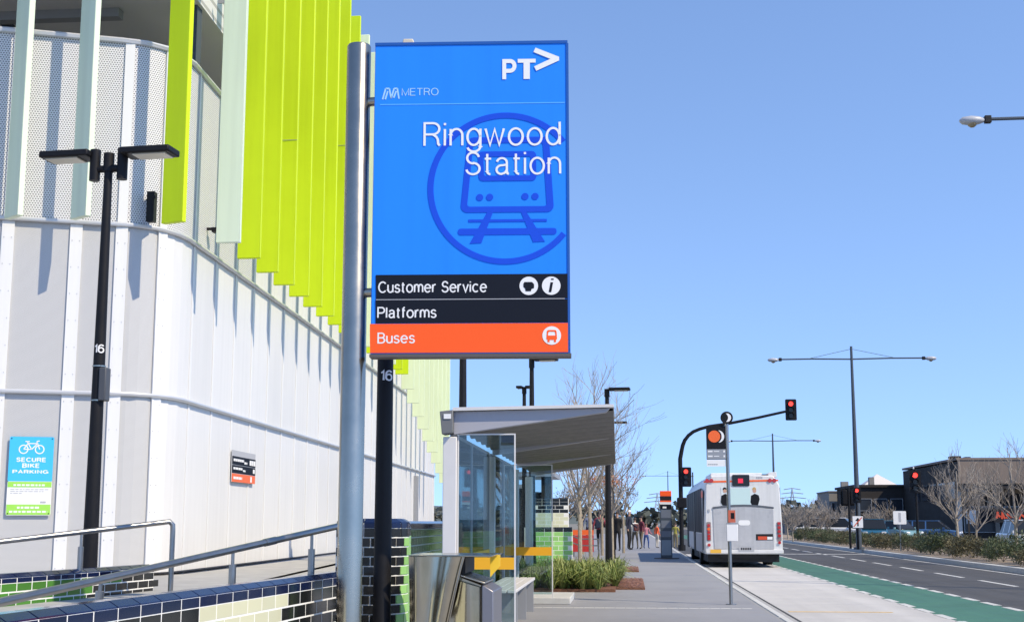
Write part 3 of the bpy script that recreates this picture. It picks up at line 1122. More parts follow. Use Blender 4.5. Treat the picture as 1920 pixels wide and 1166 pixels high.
wallA = tiled_wall('ramp_wall', 'low curved ramp wall with glazed navy capping tiles, in the left foreground', fa, 0.87, 0.2, 0.235, 0.084, colA, thick=0.10, rows=8)
# back ramp wall
pb0, pb1 = atZ(-60, 1080, 0.842), atZ(306, 1056, 0.842)
def colB(s, j):
    if j < 0:
        return M_tile_navy
    if j == 0 and s < 2.3:
        return M_tile_dkgreen
    return M_tile_dkgreen if s < 2.0 - .2 * j else M_tile_black
wallB = tiled_wall('ramp_wall', 'low black and green tiled wall in front of the black two headed lamp post', [pb0.xy, ((pb0 + pb1) / 2).xy + Vector((0.02, 0)), pb1.xy], 0.842, 0.60, 0.20, 0.068, colB, thick=0.18, rows=3, z_core=0.6)

# tall end wall beside the steel pole: straight, then a round nose, then back along the path
ta = []
for px in (630, 650, 680, 695, 709):
    q = atY(px, 1000, 9.95)
    ta.append((q.x, q.y))
cx_, cy_, rr_ = ta[-1][0], ta[-1][1] + 0.30, 0.30
for i in range(1, 9):
    a = R(-90 + 90 * i / 8)
    ta.append((cx_ + rr_ * math.cos(a) * 0.62, cy_ + rr_ * math.sin(a)))
lx = ta[-1][0]
ta.append((lx - 0.25, cy_ + 1.6))


def colC(s, j):
    if j < 1:
        return M_tile_navy if j < 0 else M_tile_black
    return M_tile_ltgreen if s > 0.61 - 0.016 * j else M_tile_black


tiled_wall('ramp_wall', 'round nosed black tiled end wall turning to pale green tiles, behind the bin', ta, 1.245, 0.1, 0.105, 0.070, colC, thick=0.14, rows=15, core_off=-0.004)
# green wall behind the shelter
tiled_wall('ramp_wall', 'long green tiled wall with navy capping behind the bus shelter glass', [(-2.62, 14.2), (-2.72, 19.0), (-2.82, 24.0)], 1.23, 0.0, 0.24, 0.10, lambda s, j: (M_tile_navy if j < 0 else M_tile_dkgreen), thick=0.2, rows=11)
# lit green wall beyond the garden
qe0, qe1 = atY(985, 1000, 31.0), atY(1074, 1000, 31.2)
tiled_wall('ramp_wall', 'bright green tiled wall under a black cap beyond the strappy garden bed', [qe0.xy, qe1.xy], 1.10, 0.0, 0.22, 0.105, lambda s, j: (M_tile_black if j < 0 else M_tile_ltgreen), thick=0.25, rows=9)
qf0, qf1 = atY(1000, 960, 40.0), atY(1066, 960, 40.0)
tiled_wall('ramp_wall', 'raised black tiled wall above the bright green wall', [qf0.xy, qf1.xy], 1.92, 0.8, 0.26, 0.11, lambda s, j: (M_tile_black if j < 3 else M_tile_cream), thick=0.3, rows=8)


def handrail(label, pts, posts, r=0.024, collar=True):
    base = Vector((posts[0][0][0], posts[0][0][1], 0.6))
    t = thing('handrail', label, 'handrail', base)
    MB().tube([Vector(p) - base for p in pts], r, 12).build('rail', M_rail, t, smooth=True)
    for a, b in posts:
        a, b = Vector(a) - base, Vector(b) - base
        mb = MB().cyl(a, a.lerp(b, 0.78), r * 1.05, n=12)
        mb.cyl(a.lerp(b, 0.78), b, r * 0.5, n=8)
        po = mb.build('post', M_rail, t, smooth=True)
        MB().cyl(a, a + Vector((0, 0, 0.012)), r * 2.0, n=14).build('foot_plate', M_rail, po)
    return t


def rb(px):
    t = (px - 20) / 605
    py = 1124 - 136 * t
    return atY(px, py, 6.6 + 3.1 * t)


pB = [rb(x) for x in (-40, 20, 120, 220, 320, 437, 500, 560, 625, 655)]
postsB = []
for px in (437, 585):
    top = rb(px)
    postsB.append(((top.x, top.y, 0.608), (top.x, top.y, top.z)))
tp = rb(190)
postsB.append(((tp.x - .02, tp.y, 0.608), (tp.x, tp.y, tp.z)))
hB = handrail('thick stainless handrail climbing along the navy capped ramp wall', pB, postsB, r=0.0235)
sl_ = rb(504)
MB().cyl(rb(496) - Vector(hB.location), rb(516) - Vector(hB.location), 0.027, n=12).build('joint_sleeve', M_rail, hB, smooth=True)


def ra(px):
    return atY(px, 1015 - 38 * px / 322, 10.3 + 0.9 * px / 322)


pA = [ra(x) for x in (-120, 0, 100, 200, 290, 306)]
e = ra(318)
f_ = ra(322)
pA += [e, f_ + Vector((0.01, 0, -0.03)), f_ + Vector((0.012, 0, -0.08)), Vector((f_.x + 0.012, f_.y, 0.608))]
ptop = ra(153)
handrail('stainless handrail with a bent down end, in front of the bike parking notice', pA, [((ptop.x, ptop.y, .608), (ptop.x, ptop.y, ptop.z))], r=0.022)

# ================================================================== LAMP POSTS
def lamp_head(t, d, L=0.55, W=0.26, arm=0.20, z=4.2, rzv=0.0, vert=True):
    """flat head reaching out along local direction d from the pole axis"""
    mt = Matrix.Rotation(math.atan2(d[1], d[0]), 4, 'Z')
    if vert:
        MB().cyl(mt @ Vector((arm, 0, z - 0.20)), mt @ Vector((arm, 0, z + 0.10)), 0.05, n=12).build('head_bracket', M_black, t, smooth=True)
        MB().cyl(mt @ Vector((0, 0, z - 0.09)), mt @ Vector((arm, 0, z - 0.09)), 0.035, n=10).build('cross_arm', M_black, t, smooth=True)
    h = MB().box(arm + 0.02, arm + L, -W / 2, W / 2, z + 0.02, z + 0.085, mt @ Matrix.Rotation(R(0), 4, 'Y')).build('lamp_head', M_black, t, bevel=0.015)
    MB().box(arm + 0.14, arm + L - 0.05, -W * .36, W * .36, z + 0.008, z + 0.022, mt).build('lens', mat('lamp_lens', (0.5, 0.46, 0.36), 0.3), h)


def lamp_post(label, loc, H, r0, r1, heads, number=None, box=False, Lh=0.55, armh=0.20, vert=True, group=None):
    t = thing('lamp_post', label, 'lamp post', loc, group=group)
    MB().cyl((0, 0, 0), (0, 0, H), r0, r1, n=20).build('pole', M_black, t, smooth=True)
    MB().cyl((0, 0, H - .12), (0, 0, H + .06), r1 * 1.35, n=16).build('pole_cap', M_black, t, smooth=True)
    MB().cyl((0, 0, 0), (0, 0, .03), r0 * 1.9, n=18).build('base_plate', M_black, t)
    for d in heads:
        lamp_head(t, d, z=H, L=Lh, arm=armh, vert=vert)
    if box:
        ZB0, ZB1 = atY(180, 752, 11.9).z - 0.608, atY(180, 690, 11.9).z - 0.608
        MB().box(0.03, 0.098, -0.07, 0.05, ZB0, ZB1).build('control_box', mat('box_grey', (0.07, 0.075, 0.085), 0.5), t, bevel=0.01)
        for z in (ZB0, ZB1 + .01):
            MB().cyl((0, 0, z), (0, 0, z + .012), 0.062, n=18).build('strap', M_steel, t, smooth=True)
    if number:
        txt, z, ang, size = number
        rr = r0 + (r1 - r0) * z / H + 0.004
        cu = lambda u, v, d: (rr * math.cos(ang + u / rr) * (1 + d), rr * math.sin(ang + u / rr) * (1 + d), z + v)
        text_obj(txt, (-size * .62, 0, size * .62, size * 1.15), M_white, cu, 0.0, t, thick=0.02, weight=0.16)
    return t


pl = atY(168, 1050, 11.9)
dl = (0.985, 0.17, 0)
lamp_post('black lamp post with two flat heads and number 16, before the grey wall', (pl.x, pl.y, 0.608), atY(190, 300, 11.9).z - 0.608, 0.072, 0.037,
          [(0.99, -0.10), (-0.99, 0.10)], number=('16', atY(180, 663, 11.9).z - 0.608, R(-72), 0.075), box=True, Lh=0.52, armh=0.14)
p16 = atY(718, 1000, 9.45)
lamp_post('black lamp post numbered 16, standing just behind the station sign', (p16.x, p16.y, 0), 4.15, 0.066, 0.052, [(0.99, 0.1)], number=('16', atY(724, 714, 9.4).z, R(-68), 0.072))
q = atY(868, 700, 20.0)
lamp_post('black lamp post rising behind the near end of the bus shelter roof', (q.x, q.y, 0), 4.6, 0.082, 0.045, [(0.99, -0.1)])
q = atY(997, 700, 26.7)
lamp_post('black lamp post with its head just under the right corner of the station sign', (q.x, q.y, 0), atY(997, 674, 26.7).z - 0.05, 0.082, 0.042, [(0.99, -0.1)], Lh=0.50, armh=0.03, vert=False)
q = atY(1141, 1000, 30.6)
lamp_post('black lamp post standing in the mulch at the end of the garden bed', (q.x, q.y, 0), atY(1141, 730, 30.6).z - 0.05, 0.085, 0.045, [(0.99, -0.1)], Lh=0.50, armh=0.03, vert=False)
q = atY(983, 760, 34.5)
lamp_post('black lamp post with a small T head seen over the bus shelter roof', (q.x, q.y, 0), atY(980, 726, 34.5).z - .05, 0.08, 0.045, [(0.99, -0.1), (-.99, .1)], Lh=0.18, armh=0.02, vert=False)
q = atY(1148, 900, 46)
lamp_post('far black lamp post whose head shows right of the shelter roof edge', (q.x, q.y, 0), atY(1160, 792, 46).z - .05, 0.085, 0.05, [(0.99, -0.1)], Lh=0.50, armh=0.03, vert=False)

# ================================================================== STATION SIGN
BL, BR = atY(694, 662, 8.70), atY(1068, 664, 8.765)
TL = atY(708, 81, 8.70)
SU = (BR - BL)
SU.z = 0
SWD = SU.length
SU.normalize()
SN = Vector((SU.y, -SU.x, 0))          # towards the camera
SHT = TL.z - BL.z
SB = Vector((BL.x, BL.y, (BL.z + BR.z) / 2))
pole_c = atY(664, 600, 8.78)
sign = thing('station_sign', 'tall blue Ringwood Station sign with navy and orange rows, on a round steel pole', 'sign', (pole_c.x, pole_c.y, 0))
SO = Vector(sign.location)
sf = lambda u, v, d: SB + SU * u + Vector((0, 0, v)) + SN * d - SO


def suv(px, py):
    """photo position on the sign -> metres on the sign face"""
    t = (664 - py) / (664 - 78.5)
    xl = 694 + 14 * t
    xr = 1068 + 2 * t
    return ((px - xl) / (xr - xl) * SWD, t * SHT)


def spoly(mb, pts, d0, d1):
    return mb.ext([suv(*p) for p in pts], sf, d0, d1)


def srect(x0, y0, x1, y1):
    return [(x0, y1), (x1, y1), (x1, y0), (x0, y0)]


PTOP = atY(674, 86, 8.78).z
MB().lathe([(0.083, 0), (0.083, PTOP - 0.012), (0.076, PTOP), (0.0, PTOP + 0.001)], n=40).build('pole', M_steel, sign, smooth=True)
MB().lathe([(0.16, 0), (0.16, 0.02), (0.0, 0.021)], n=24).build('base_plate', M_steel, sign)
MB().ext([(0, 0), (SWD, 0), (SWD, SHT), (0, SHT)], sf, -0.11, 0.0).build('cabinet', M_signblue, sign, bevel=0.006)
fr = MB()
fr.ext([(0.0, SHT - 0.014), (SWD, SHT - 0.014), (SWD, SHT + 0.006), (0.0, SHT + 0.006)], sf, -0.115, 0.006)
fr.ext([(SWD - 0.010, 0.0), (SWD + 0.006, 0.0), (SWD + 0.006, SHT - 0.0145), (SWD - 0.010, SHT - 0.0145)], sf, -0.115, 0.006)
fr.build('frame', M_signedge, sign)
MB().ext([(-0.004, -0.022), (SWD + 0.012, -0.022), (SWD + 0.012, -0.001), (-0.004, -0.001)], sf, -0.12, 0.012).build('bottom_rail', mat('dark_bronze', (0.10, 0.09, 0.085), 0.5), sign)
for py in (190, 548):
    z = atY(690, py, 8.75).z
    mb = MB().cyl((0.04, 0, z), (Vector((BL.x, BL.y, z)) - SO) * 1.0 + Vector((0.05, 0.05, z - z)), 0.034, n=16)
    a = Vector((0.05, 0.0, z))
    b = Vector((BL.x - SO.x + 0.05, BL.y - SO.y + 0.055, z))
    br = MB().cyl(a, b, 0.032, n=16)
    br.build('bracket', M_steel, sign, smooth=True)
MB().ext([suv(757, 79), suv(783, 79), suv(778, 66), suv(760, 66)], sf, -0.09, -0.03).build('top_fitting', M_beige, sign, bevel=0.006)
# pictogram of a train in a ring, cut by the right edge
pic = MB()
CC = suv(950.7, 358)
k_ = SWD / 368.0
ringR = 146 * k_
pic.ring(CC, ringR, ringR - 11 * k_, sf, 0.0005, 0.0035, n=120, keep=lambda u, v: u < SWD - 0.013)
def frame_poly(mb, outer, inner):
    n = len(outer)
    for i in range(n):
        j = (i + 1) % n
        mb.ext([outer[i], outer[j], inner[j], inner[i]], sf, 0.0005, 0.0035)
def trap(xl0, xr0, y0, xl1, xr1, y1, r):
    """rounded trapezoid in photo positions, y0 top, y1 bottom"""
    out = []
    for (x, y, sx_, sy_, a) in ((xl0, y0, 1, 1, 180), (xr0, y0, -1, 1, 270), (xr1, y1, -1, -1, 0), (xl1, y1, 1, -1, 90)):
        for i in range(5):
            t = R(a + 90 * i / 4)
            out.append(suv(x + sx_ * r + r * math.cos(t), y + sy_ * r + r * math.sin(t)))
    return out
frame_poly(pic, trap(880, 1034, 262, 867, 1041, 404, 12), trap(891, 1022, 273, 879, 1028, 393, 5))
frame_poly(pic, trap(900, 1009, 289, 901, 1009, 345, 8), trap(910, 999, 299, 911, 999, 335, 3))
for x, y in ((902.6, 375.6), (921.3, 375.3), (987.7, 374.5), (1006.6, 374.5)):
    pic.ext(disc(suv(x, y), 6.6 * k_, 16), sf, 0.0005, 0.0035)
spoly(pic, [(916, 404), (927, 404), (905, 461), (883, 462)], 0.0005, 0.0033)
spoly(pic, [(980, 404), (990, 404), (1024, 459), (1002, 460)], 0.0005, 0.0033)
spoly(pic, srect(881, 417, 1028, 422), 0.0005, 0.0031)
pic.ext(rrect(*suv(861, 446), *suv(1046, 434), 0.018), sf, 0.0005, 0.0032)
pic.build('train_pictogram', M_signdark, sign)
dv = MB()
spoly(dv, srect(716, 196, 1064, 198), 0.0005, 0.002)
dv.build('divider', M_signline, sign)
nr = MB()
spoly(nr, srect(706, 519, 1068, 564), 0.0, 0.005)
nr.build('navy_row', M_signblack, sign)
nr = MB()
spoly(nr, srect(705, 565.5, 1068, 608), 0.0, 0.005)
nr.build('navy_row', M_signblack, sign)
nr = MB()
spoly(nr, srect(694, 609.2, 1068, 662), 0.0, 0.006)
nr.build('orange_row', M_signorange, sign)
dv = MB()
spoly(dv, srect(706, 564, 1060, 565.3), 0.001, 0.0055)
dv.build('divider', M_greytext, sign)


def sbox(x0, y0, x1, y1):
    a, b = suv(x0, y1), suv(x1, y0)
    return (a[0], a[1], b[0], b[1])


for t, bx, bo in (('Ringwood', (797, 232, 1056, 291), .092), ('Station', (876, 289, 1056, 334), .092), ('P', (947, 112, 974, 151), .22), ('T', (976, 112, 1010, 151), .21)):
    text_obj(t, sbox(*bx), M_white, sf, 0.0036, sign, weight=bo)
for t, bx in (('Customer Service', (710, 531, 915, 554)), ('Platforms', (708, 578, 820, 599)), ('Buses', (708, 625, 779, 645))):
    text_obj(t, sbox(*bx), M_white, sf, 0.0062, sign, weight=0.135)
text_obj('METRO', sbox(757, 165, 827, 181), M_softwhite, sf, 0.001, sign, weight=0.11)
ar = MB()
spoly(ar, [(1006, 99), (1010, 90.5), (1054, 109), (1054, 116), (1045, 116)], 0.0036, 0.0056)
spoly(ar, [(1037, 113), (1054, 116), (1011, 135.5), (1007, 127)], 0.0036, 0.0057)
ar.build('arrow_logo', M_white, sign)
ml = MB()
for pts in (((721, 187), (727, 166), (734, 166)), ((734, 166), (737, 185)), ((737, 185), (743, 166), (749, 166)), ((749, 166), (752, 186)), ((726, 187), (731, 171)), ((742, 184), (747, 171))):
    for a, b in zip(pts, pts[1:]):
        ua, ub = suv(*a), suv(*b)
        bar2(ml, ua, ub, 0.011, sf, 0.0006, 0.0022)
ml.build('wave_logo', M_softwhite, sign)
for cx, cy in ((993, 541), (1035, 541), (1035, 632)):
    MB().ext(disc(suv(cx, cy), 17.2 * k_, 28), sf, 0.0055, 0.0078).build('icon_disc', M_white, sign)
ic = MB()
spoly(ic, [(985, 534), (999, 534), (1003, 538), (1003, 545), (998, 547), (997, 551), (987, 551), (986, 546), (983, 543), (983, 537)], 0.0078, 0.0092)
ic.build('counter_icon', M_signblack, sign)
text_obj('i', sbox(1030, 528, 1040, 553), M_signblack, sf, 0.0078, sign, weight=0.26, shear=0.25, name='info_icon')
ic = MB()
frame_poly2 = lambda mb, o_, i_: [mb.ext([o_[a], o_[(a + 1) % len(o_)], i_[(a + 1) % len(o_)], i_[a]], sf, 0.0078, 0.0092) for a in range(len(o_))]
frame_poly2(ic, trap(1026, 1044, 622, 1025, 1045, 640, 3), trap(1029, 1041, 625, 1028, 1042, 632, 1.5))
spoly(ic, srect(1027, 640, 1031, 644), 0.0078, 0.0092)
spoly(ic, srect(1039, 640, 1043, 644), 0.0078, 0.0092)
ic.build('bus_icon', M_signorange, sign)

# ================================================================== LITTER BIN
b0 = atY(767, 1100, 9.35)
BX0, BX1 = atY(767, 1040, 9.3).x, atY(925, 1040, 9.3).x
BW = BX1 - BX0
bn = thing('litter_bin', 'sculpted stainless steel litter bin with an open hood and a yellow plate', 'bin', (BX0, 9.3, 0))
BT = atY(800, 1043, 9.3).z
# near cheek: one bulging sheet of steel, gently folded
ch = MB()
NX, NZ = 26, 16
prof = lambda z: BW * (0.66 - 0.36 * max(0, (BT - z) / BT) ** 0.9)   # right edge of the sheet: leans in towards the foot
for j in range(NZ + 1):
    z = BT * j / NZ
    w_ = prof(z)
    for i in range(NX + 1):
        u = i / NX
        bulge = 0.05 * math.sin(math.pi * u) ** 1.2 + 0.032 * math.sin(2.6 * math.pi * u + 0.8) * (0.4 + 0.6 * z / BT)
        ch.v.append((w_ * u + 0.012 * (1 - u) * math.sin(math.pi * z / BT), -bulge, z))
for j in range(NZ):
    for i in range(NX):
        a = j * (NX + 1) + i
        ch.f.append((a, a + 1, a + NX + 2, a + NX + 1))
o = ch.build('near_cheek', M_bin, bn, smooth=True)
# seam strip along the cheek's leaning edge
se = MB()
for j in range(NZ):
    z0, z1 = BT * j / NZ, BT * (j + 1) / NZ
    se.cyl((prof(z0), -0.035, z0), (prof(z1), -0.035, z1), 0.006, n=6, caps=False)
se.build('cheek_edge', M_steel, bn, smooth=True)
DP = 0.62
fxz = lambda u, v, d: (u, d, v)
LZ = atY(866, 1080, 9.3).z
body = [(0.03, 0), (BW * 0.86, 0), (BW * 0.86, LZ - 0.055), (BW * 0.60, LZ), (BW * 0.64, BT - 0.004), (0.03, BT - 0.004)]
MB().ext(body, fxz, 0.06, DP).build('body', M_bin, bn, bevel=0.01)
lo = MB()
for j in range(11):
    z = (LZ - 0.02) * j / 10
    for i in range(17):
        u = i / 16
        x = BW * 0.20 + (BW * 0.86 - BW * 0.20) * u
        zz = z * (1 - 0.07 * max(0, (u - 0.5)) * 2)
        lo.v.append((x, 0.03 - 0.03 * math.sin(math.pi * u) - 0.018 * math.sin(3.1 * math.pi * u), zz))
for j in range(10):
    for i in range(16):
        a = j * 17 + i
        lo.f.append((a, a + 1, a + 18, a + 17))
lo.build('lower_cheek', M_bin, bn, smooth=True)
MB().ext([(0.0, BT), (BW * 0.99, BT), (BW * 1.0, BT + 0.012), (0.0, BT + 0.012)], fxz, -0.03, DP + 0.02).build('hood', M_bin, bn, bevel=0.004)
MB().ext([(BW * 0.605, LZ + 0.004), (BW * 0.66, LZ + 0.02), (BW * 0.66, BT - 0.006), (BW * 0.645, BT - 0.006)], fxz, 0.05, DP - 0.02).build('opening', M_dark, bn)
MB().ext([(BW * 0.59, LZ + 0.004), (BW * 0.90, LZ - 0.052), (BW * 0.90, LZ - 0.040), (BW * 0.59, LZ + 0.016)], fxz, 0.0, DP).build('ledge', M_steel, bn, bevel=0.003)
MB().ext([(BW * 0.865, 0.0), (BW * 1.0, 0.0), (BW * 1.0, LZ - 0.10), (BW * 0.865, LZ - 0.055)], fxz, 0.01, DP).build('front_door', mat('bin_door', (0.26, 0.25, 0.265), 0.4, metal=0.7), bn, bevel=0.006)
MB().ext([(BW * 0.90, LZ - 0.02), (BW * 1.02, LZ + 0.06), (BW * 1.02, BT + 0.004), (BW * 0.90, BT + 0.0)], fxz, DP - 0.26, DP - 0.24).build('yellow_plate', M_yelplate, bn)
MB().box(0.02, BW * 0.98, 0.02, DP, 0.0, 0.03).build('plinth', M_dark, bn)

# ================================================================== BUS SHELTER
Y0 = 13.8
XB = atY(843, 900, Y0).x
XF = atY(1151, 760, Y0).x
sh = thing('bus_shelter', 'grey steel bus shelter with glass panels, a wedge roof and yellow safety strips', 'bus shelter', (XB, Y0, 0), R(0.5))
XFr, YE = XF - XB, 12.7
zt = atY(900, 764, Y0).z
zb_l = atY(900, 802, Y0).z - 0.02
zb_r = atY(1140, 768, Y0).z - 0.015
zt2 = atY(1140, 758, Y0).z
fxz2 = lambda u, v, d: (u, d, v)
# roof top sheet, wedge soffit ribs
XL = atY(850, 765, Y0).x - XB
MB().ext([(XL, zt - 0.035), (XFr, zt2 - 0.03), (XFr, zt2), (XL, zt)], fxz2, -0.06, YE).build('roof_sheet', M_shwhite, sh)
pitch = 0.62
n = int(YE / pitch)
for i in range(n):
    y0 = 0.10 + i * pitch
    pr = []
    mb = MB()
    secs = 5
    for k in range(secs + 1):
        yy = y0 + pitch * k / secs
        dz = 0.022 * math.cos(2 * math.pi * k / secs)
        mb.v += [(XL + 0.01, yy, zb_l + 0.03 + dz), (XFr - 0.005, yy, zb_r + dz * 0.8), (XFr - 0.005, yy, zt2 - 0.034), (XL + 0.01, yy, zt - 0.04)]
    for k in range(secs):
        a = k * 4
        mb.f += [(a, a + 1, a + 5, a + 4), (a + 1, a + 2, a + 6, a + 5), (a + 3, a, a + 4, a + 7)]
    mb.build('soffit_panel', M_shgrey, sh, smooth=True)
for yy in (0.0, 4.35, 8.75, YE - 0.12):
    MB().ext([(XL + 0.005, zb_l - 0.05), (XFr - 0.08, zb_r - 0.01), (XFr - 0.04, zt2 - 0.035), (XL + 0.005, zt - 0.04)], fxz2, yy, yy + 0.09).build('roof_beam', M_shbeam, sh, bevel=0.006)
pw = 0.072
for yy in (0.0, 4.35, 8.75, YE - 0.12):
    p_ = MB().box(-pw, pw, yy - 0.005, yy + 0.15, 0.0, zb_l - 0.07).build('column', M_shwhite, sh, bevel=0.008)
    MB().box(-pw - .05, pw + .05, yy - 0.04, yy + 0.19, 0.0, 0.02).build('base_plate', M_shwhite, p_)
# end box with its little lit window
eb = MB().ext([(-0.10, atY(830, 772, Y0).z), (0.04, atY(830, 769, Y0).z), (0.04, atY(830, 812, Y0).z), (-0.075, atY(830, 815, Y0).z)], fxz2, -0.08, 0.14).build('end_box', mat('end_box_grey', (.16, .165, .17), .5), sh, bevel=0.008)
MB().box(-0.055, 0.02, -0.09, -0.079, atY(830, 786, Y0).z, atY(830, 777, Y0).z).build('end_box_window', M_white, eb)
# glass end panels and back panels
def glass_panel(x0, x1, y, z0, z1, band=True, fr=0.014):
    g = MB().box(x0 + fr, x1 - fr, y + 0.006, y + 0.014, z0, z1 - fr).build('glass_pane', M_glass, sh)
    f = MB()
    f.box(x0, x0 + fr, y, y + 0.03, z0 - 0.05, z1)
    f.box(x1 - fr, x1, y, y + 0.03, z0 - 0.05, z1)
    f.box(x0 + fr, x1 - fr, y, y + 0.03, z1 - fr, z1)
    f.build('pane_frame', M_shwhite, g)
    if band:
        MB().box(x0 + fr, x1 - fr, y + 0.001, y + 0.005, 0.74, 0.86).build('safety_strip', M_yellow, sh)
xr = atY(966, 1000, Y0).x - XB
glass_panel(pw + 0.005, xr, 0.04, 0.215, atY(930, 812, Y0).z)
xr2 = atY(1043, 1050, 19.6).x - XB
glass_panel(pw + 0.005, xr2, 19.6 - Y0, 0.19, 2.05)
bp = [(0.20, 2.1), (2.2, 4.3), (4.6, 6.5), (6.6, 8.6)]
for a, b in bp:
    g = MB().box(-0.012, -0.004, a, b, 0.25, 2.12).build('glass_pane', M_glass, sh)
    f = MB()
    f.box(-0.02, 0.006, a - 0.015, a, 0.2, 2.13)
    f.box(-0.02, 0.006, b, b + 0.015, 0.2, 2.13)
    f.box(-0.02, 0.006, a, b, 2.12, 2.15)
    f.box(-0.02, 0.006, a, b, 0.22, 0.25)
    f.build('pane_frame', M_shbeam, g)
    MB().box(0.007, 0.012, a + .02, b - .02, 0.76, 0.86).build('safety_strip', M_yellow, sh)
# bench inside
bch = MB()
for i in range(4):
    MB().box(0.14 + i * 0.11, 0.235 + i * 0.11, 1.6, 5.2, 0.42, 0.455).build('bench_slat', M_shwhite, sh, bevel=0.005)
for yy in (1.9, 3.4, 4.9):
    MB().box(0.15, 0.56, yy, yy + 0.05, 0.0, 0.418).build('bench_leg', M_grey_metal, sh)
q = atZ(985, 1112, 0.0)
MB().box(0.25, 0.95, 6.6, 8.2, 0.0, 0.10).build('concrete_plinth', M_kerb, kind='structure', loc=(XB, Y0, 0), bevel=0.01)

# ================================================================== BUS STOP POLE
q = atZ(1371, 1133, 0)
bsx = thing('bus_stop_pole', 'slim grey bus stop pole with a black disc, orange dot flag and a timetable case', 'bus stop', (q.x, q.y, 0))
SY = q.y
H = atY(1368, 775, SY).z
MB().cyl((0, 0, 0), (0, 0, H - 0.05), 0.027, n=14).build('pole', M_rail, bsx, smooth=True)
MB().cyl((0, 0, 0), (0, 0, 0.012), 0.08, n=16).build('base_plate', M_rail, bsx)
kk = SY / FPX
fs = lambda u, v, d: (u, -0.03 - d, v)
zc = atY(1368, 783, SY).z
MB().ext(disc((0, zc), 11.5 * kk, 28), fs, -0.012, 0.012).build('disc', M_black, bsx, bevel=0.003)
cr = MB()
def crescent(c, r, off, n=14):
    o_ = [(c[0] + r * math.cos(R(-75 + 150 * i / n)), c[1] + r * math.sin(R(-75 + 150 * i / n))) for i in range(n + 1)]
    i_ = [(c[0] - off + r * math.cos(R(-62 + 124 * i / n)), c[1] + r * math.sin(R(-62 + 124 * i / n)) * 1.08) for i in range(n + 1)]
    return o_, i_
o_, i_ = crescent((0.0, zc), 8 * kk, 0.045)
for a in range(14):
    cr.ext([o_[a], o_[a + 1], i_[a + 1], i_[a]], fs, 0.012, 0.014)
cr.build('crescent', M_white, bsx)
fl = atY(1325, 860, SY).x - q.x
fr_ = atY(1362, 860, SY).x - q.x
zz = lambda py: atY(1345, py, SY).z
MB().box(fl, fr_, -0.012, 0.012, zz(861), zz(798)).build('flag', M_black, bsx, bevel=0.004)
MB().box(fl, fr_, -0.010, 0.010, zz(874), zz(861.5)).build('flag_strip', M_white, bsx)
MB().box(fl + .004, fr_ - .004, -0.015, -0.0122, zz(860), zz(842)).build('route_panel', M_grey_metal, bsx)
ff = lambda u, v, d: (u, -0.0125 - d, v)
MB().ext(disc((atY(1339, 820, SY).x - q.x, zz(818)), 11 * kk, 24), ff, 0, 0.003).build('orange_dot', M_orange, bsx)
cr = MB()
o_, i_ = crescent((atY(1346, 820, SY).x - q.x, zz(818)), 11.5 * kk, 0.038)
for a in range(14):
    cr.ext([o_[a], o_[a + 1], i_[a + 1], i_[a]], ff, 0.0005, 0.003)
cr.build('crescent', M_white, bsx)
tx = MB()
for py in (846, 855):
    bar2(tx, (fl + .02, zz(py)), (fl + .09, zz(py)), .022, lambda u, v, d: (u, -0.0152 - d, v), 0, .002)
    bar2(tx, (fl + .11, zz(py)), (fl + .19, zz(py)), .012, lambda u, v, d: (u, -0.0152 - d, v), 0, .002)
    bar2(tx, (fr_ - .045, zz(py)), (fr_ - .02, zz(py)), .03, lambda u, v, d: (u, -0.0152 - d, v), 0, .002)
tx.build('small_print', M_white, bsx, kind='stuff')
tx = MB()
for i in range(5):
    bar2(tx, (fl + .02 + i * .03, zz(870)), (fl + .043 + i * .03, zz(870)), .018, lambda u, v, d: (u, -0.0102 - d, v), 0, .002)
tx.build('small_print', M_greytext, bsx, kind='stuff')
tl, tr = atY(1362, 1000, SY).x - q.x, atY(1383, 1000, SY).x - q.x
MB().box(tl, tr, -0.06, -0.02, zz(1014), zz(982)).build('timetable_case', M_white, bsx, bevel=0.006)
MB().box(tl, tr, -0.062, -0.018, zz(982), zz(980)).build('case_lid', M_grey_metal, bsx)
MB().box(tl + .03, tr - .03, -0.05, -0.028, zz(979), zz(956)).build('warning_plate', mat('plate_redorange', (0.55, 0.13, 0.07), .5), bsx)
MB().box(tl + .07, tr - .045, -0.053, -0.0505, zz(972), zz(961)).build('warning_symbol', M_black, bsx)

# ================================================================== INFORMATION TOTEM
q = atZ(1250, 1047, 0)
tt = thing('information_totem', 'slim dark information totem with an orange top beside the bus', 'totem', (q.x, q.y, 0))
TH = atY(1250, 920, q.y).z
tw = 10.5 * q.y / FPX
MB().box(-tw, tw, -0.05, 0.05, 0.03, TH - 0.62).build('body', mat('totem_body', (0.05, 0.065, 0.085), .35), tt, bevel=0.01)
MB().box(-tw, tw, -0.05, 0.05, TH - 0.18, TH).build('top_cap', M_signorange, tt, bevel=0.01)
MB().box(-tw, tw, -0.05, 0.05, TH - 0.32, TH - 0.182).build('header', M_dark, tt)
MB().box(-tw, tw, -0.05, 0.05, TH - 0.37, TH - 0.322).build('orange_band', M_signorange, tt)
MB().box(-tw, tw, -0.05, 0.05, TH - 0.45, TH - 0.372).build('white_band', M_white, tt)
MB().box(-tw, tw, -0.05, 0.05, TH - 0.618, TH - 0.452).build('sign_band', M_signblack, tt)
for i, (z0, z1) in enumerate(((1.35, 1.62), (1.02, 1.27), (0.72, 0.92))):
    MB().box(-tw + .03, tw - .03, -0.056, -0.051, z0, z1).build('map_panel', mat('map_grey', (0.14, 0.16, 0.20), .3), tt)
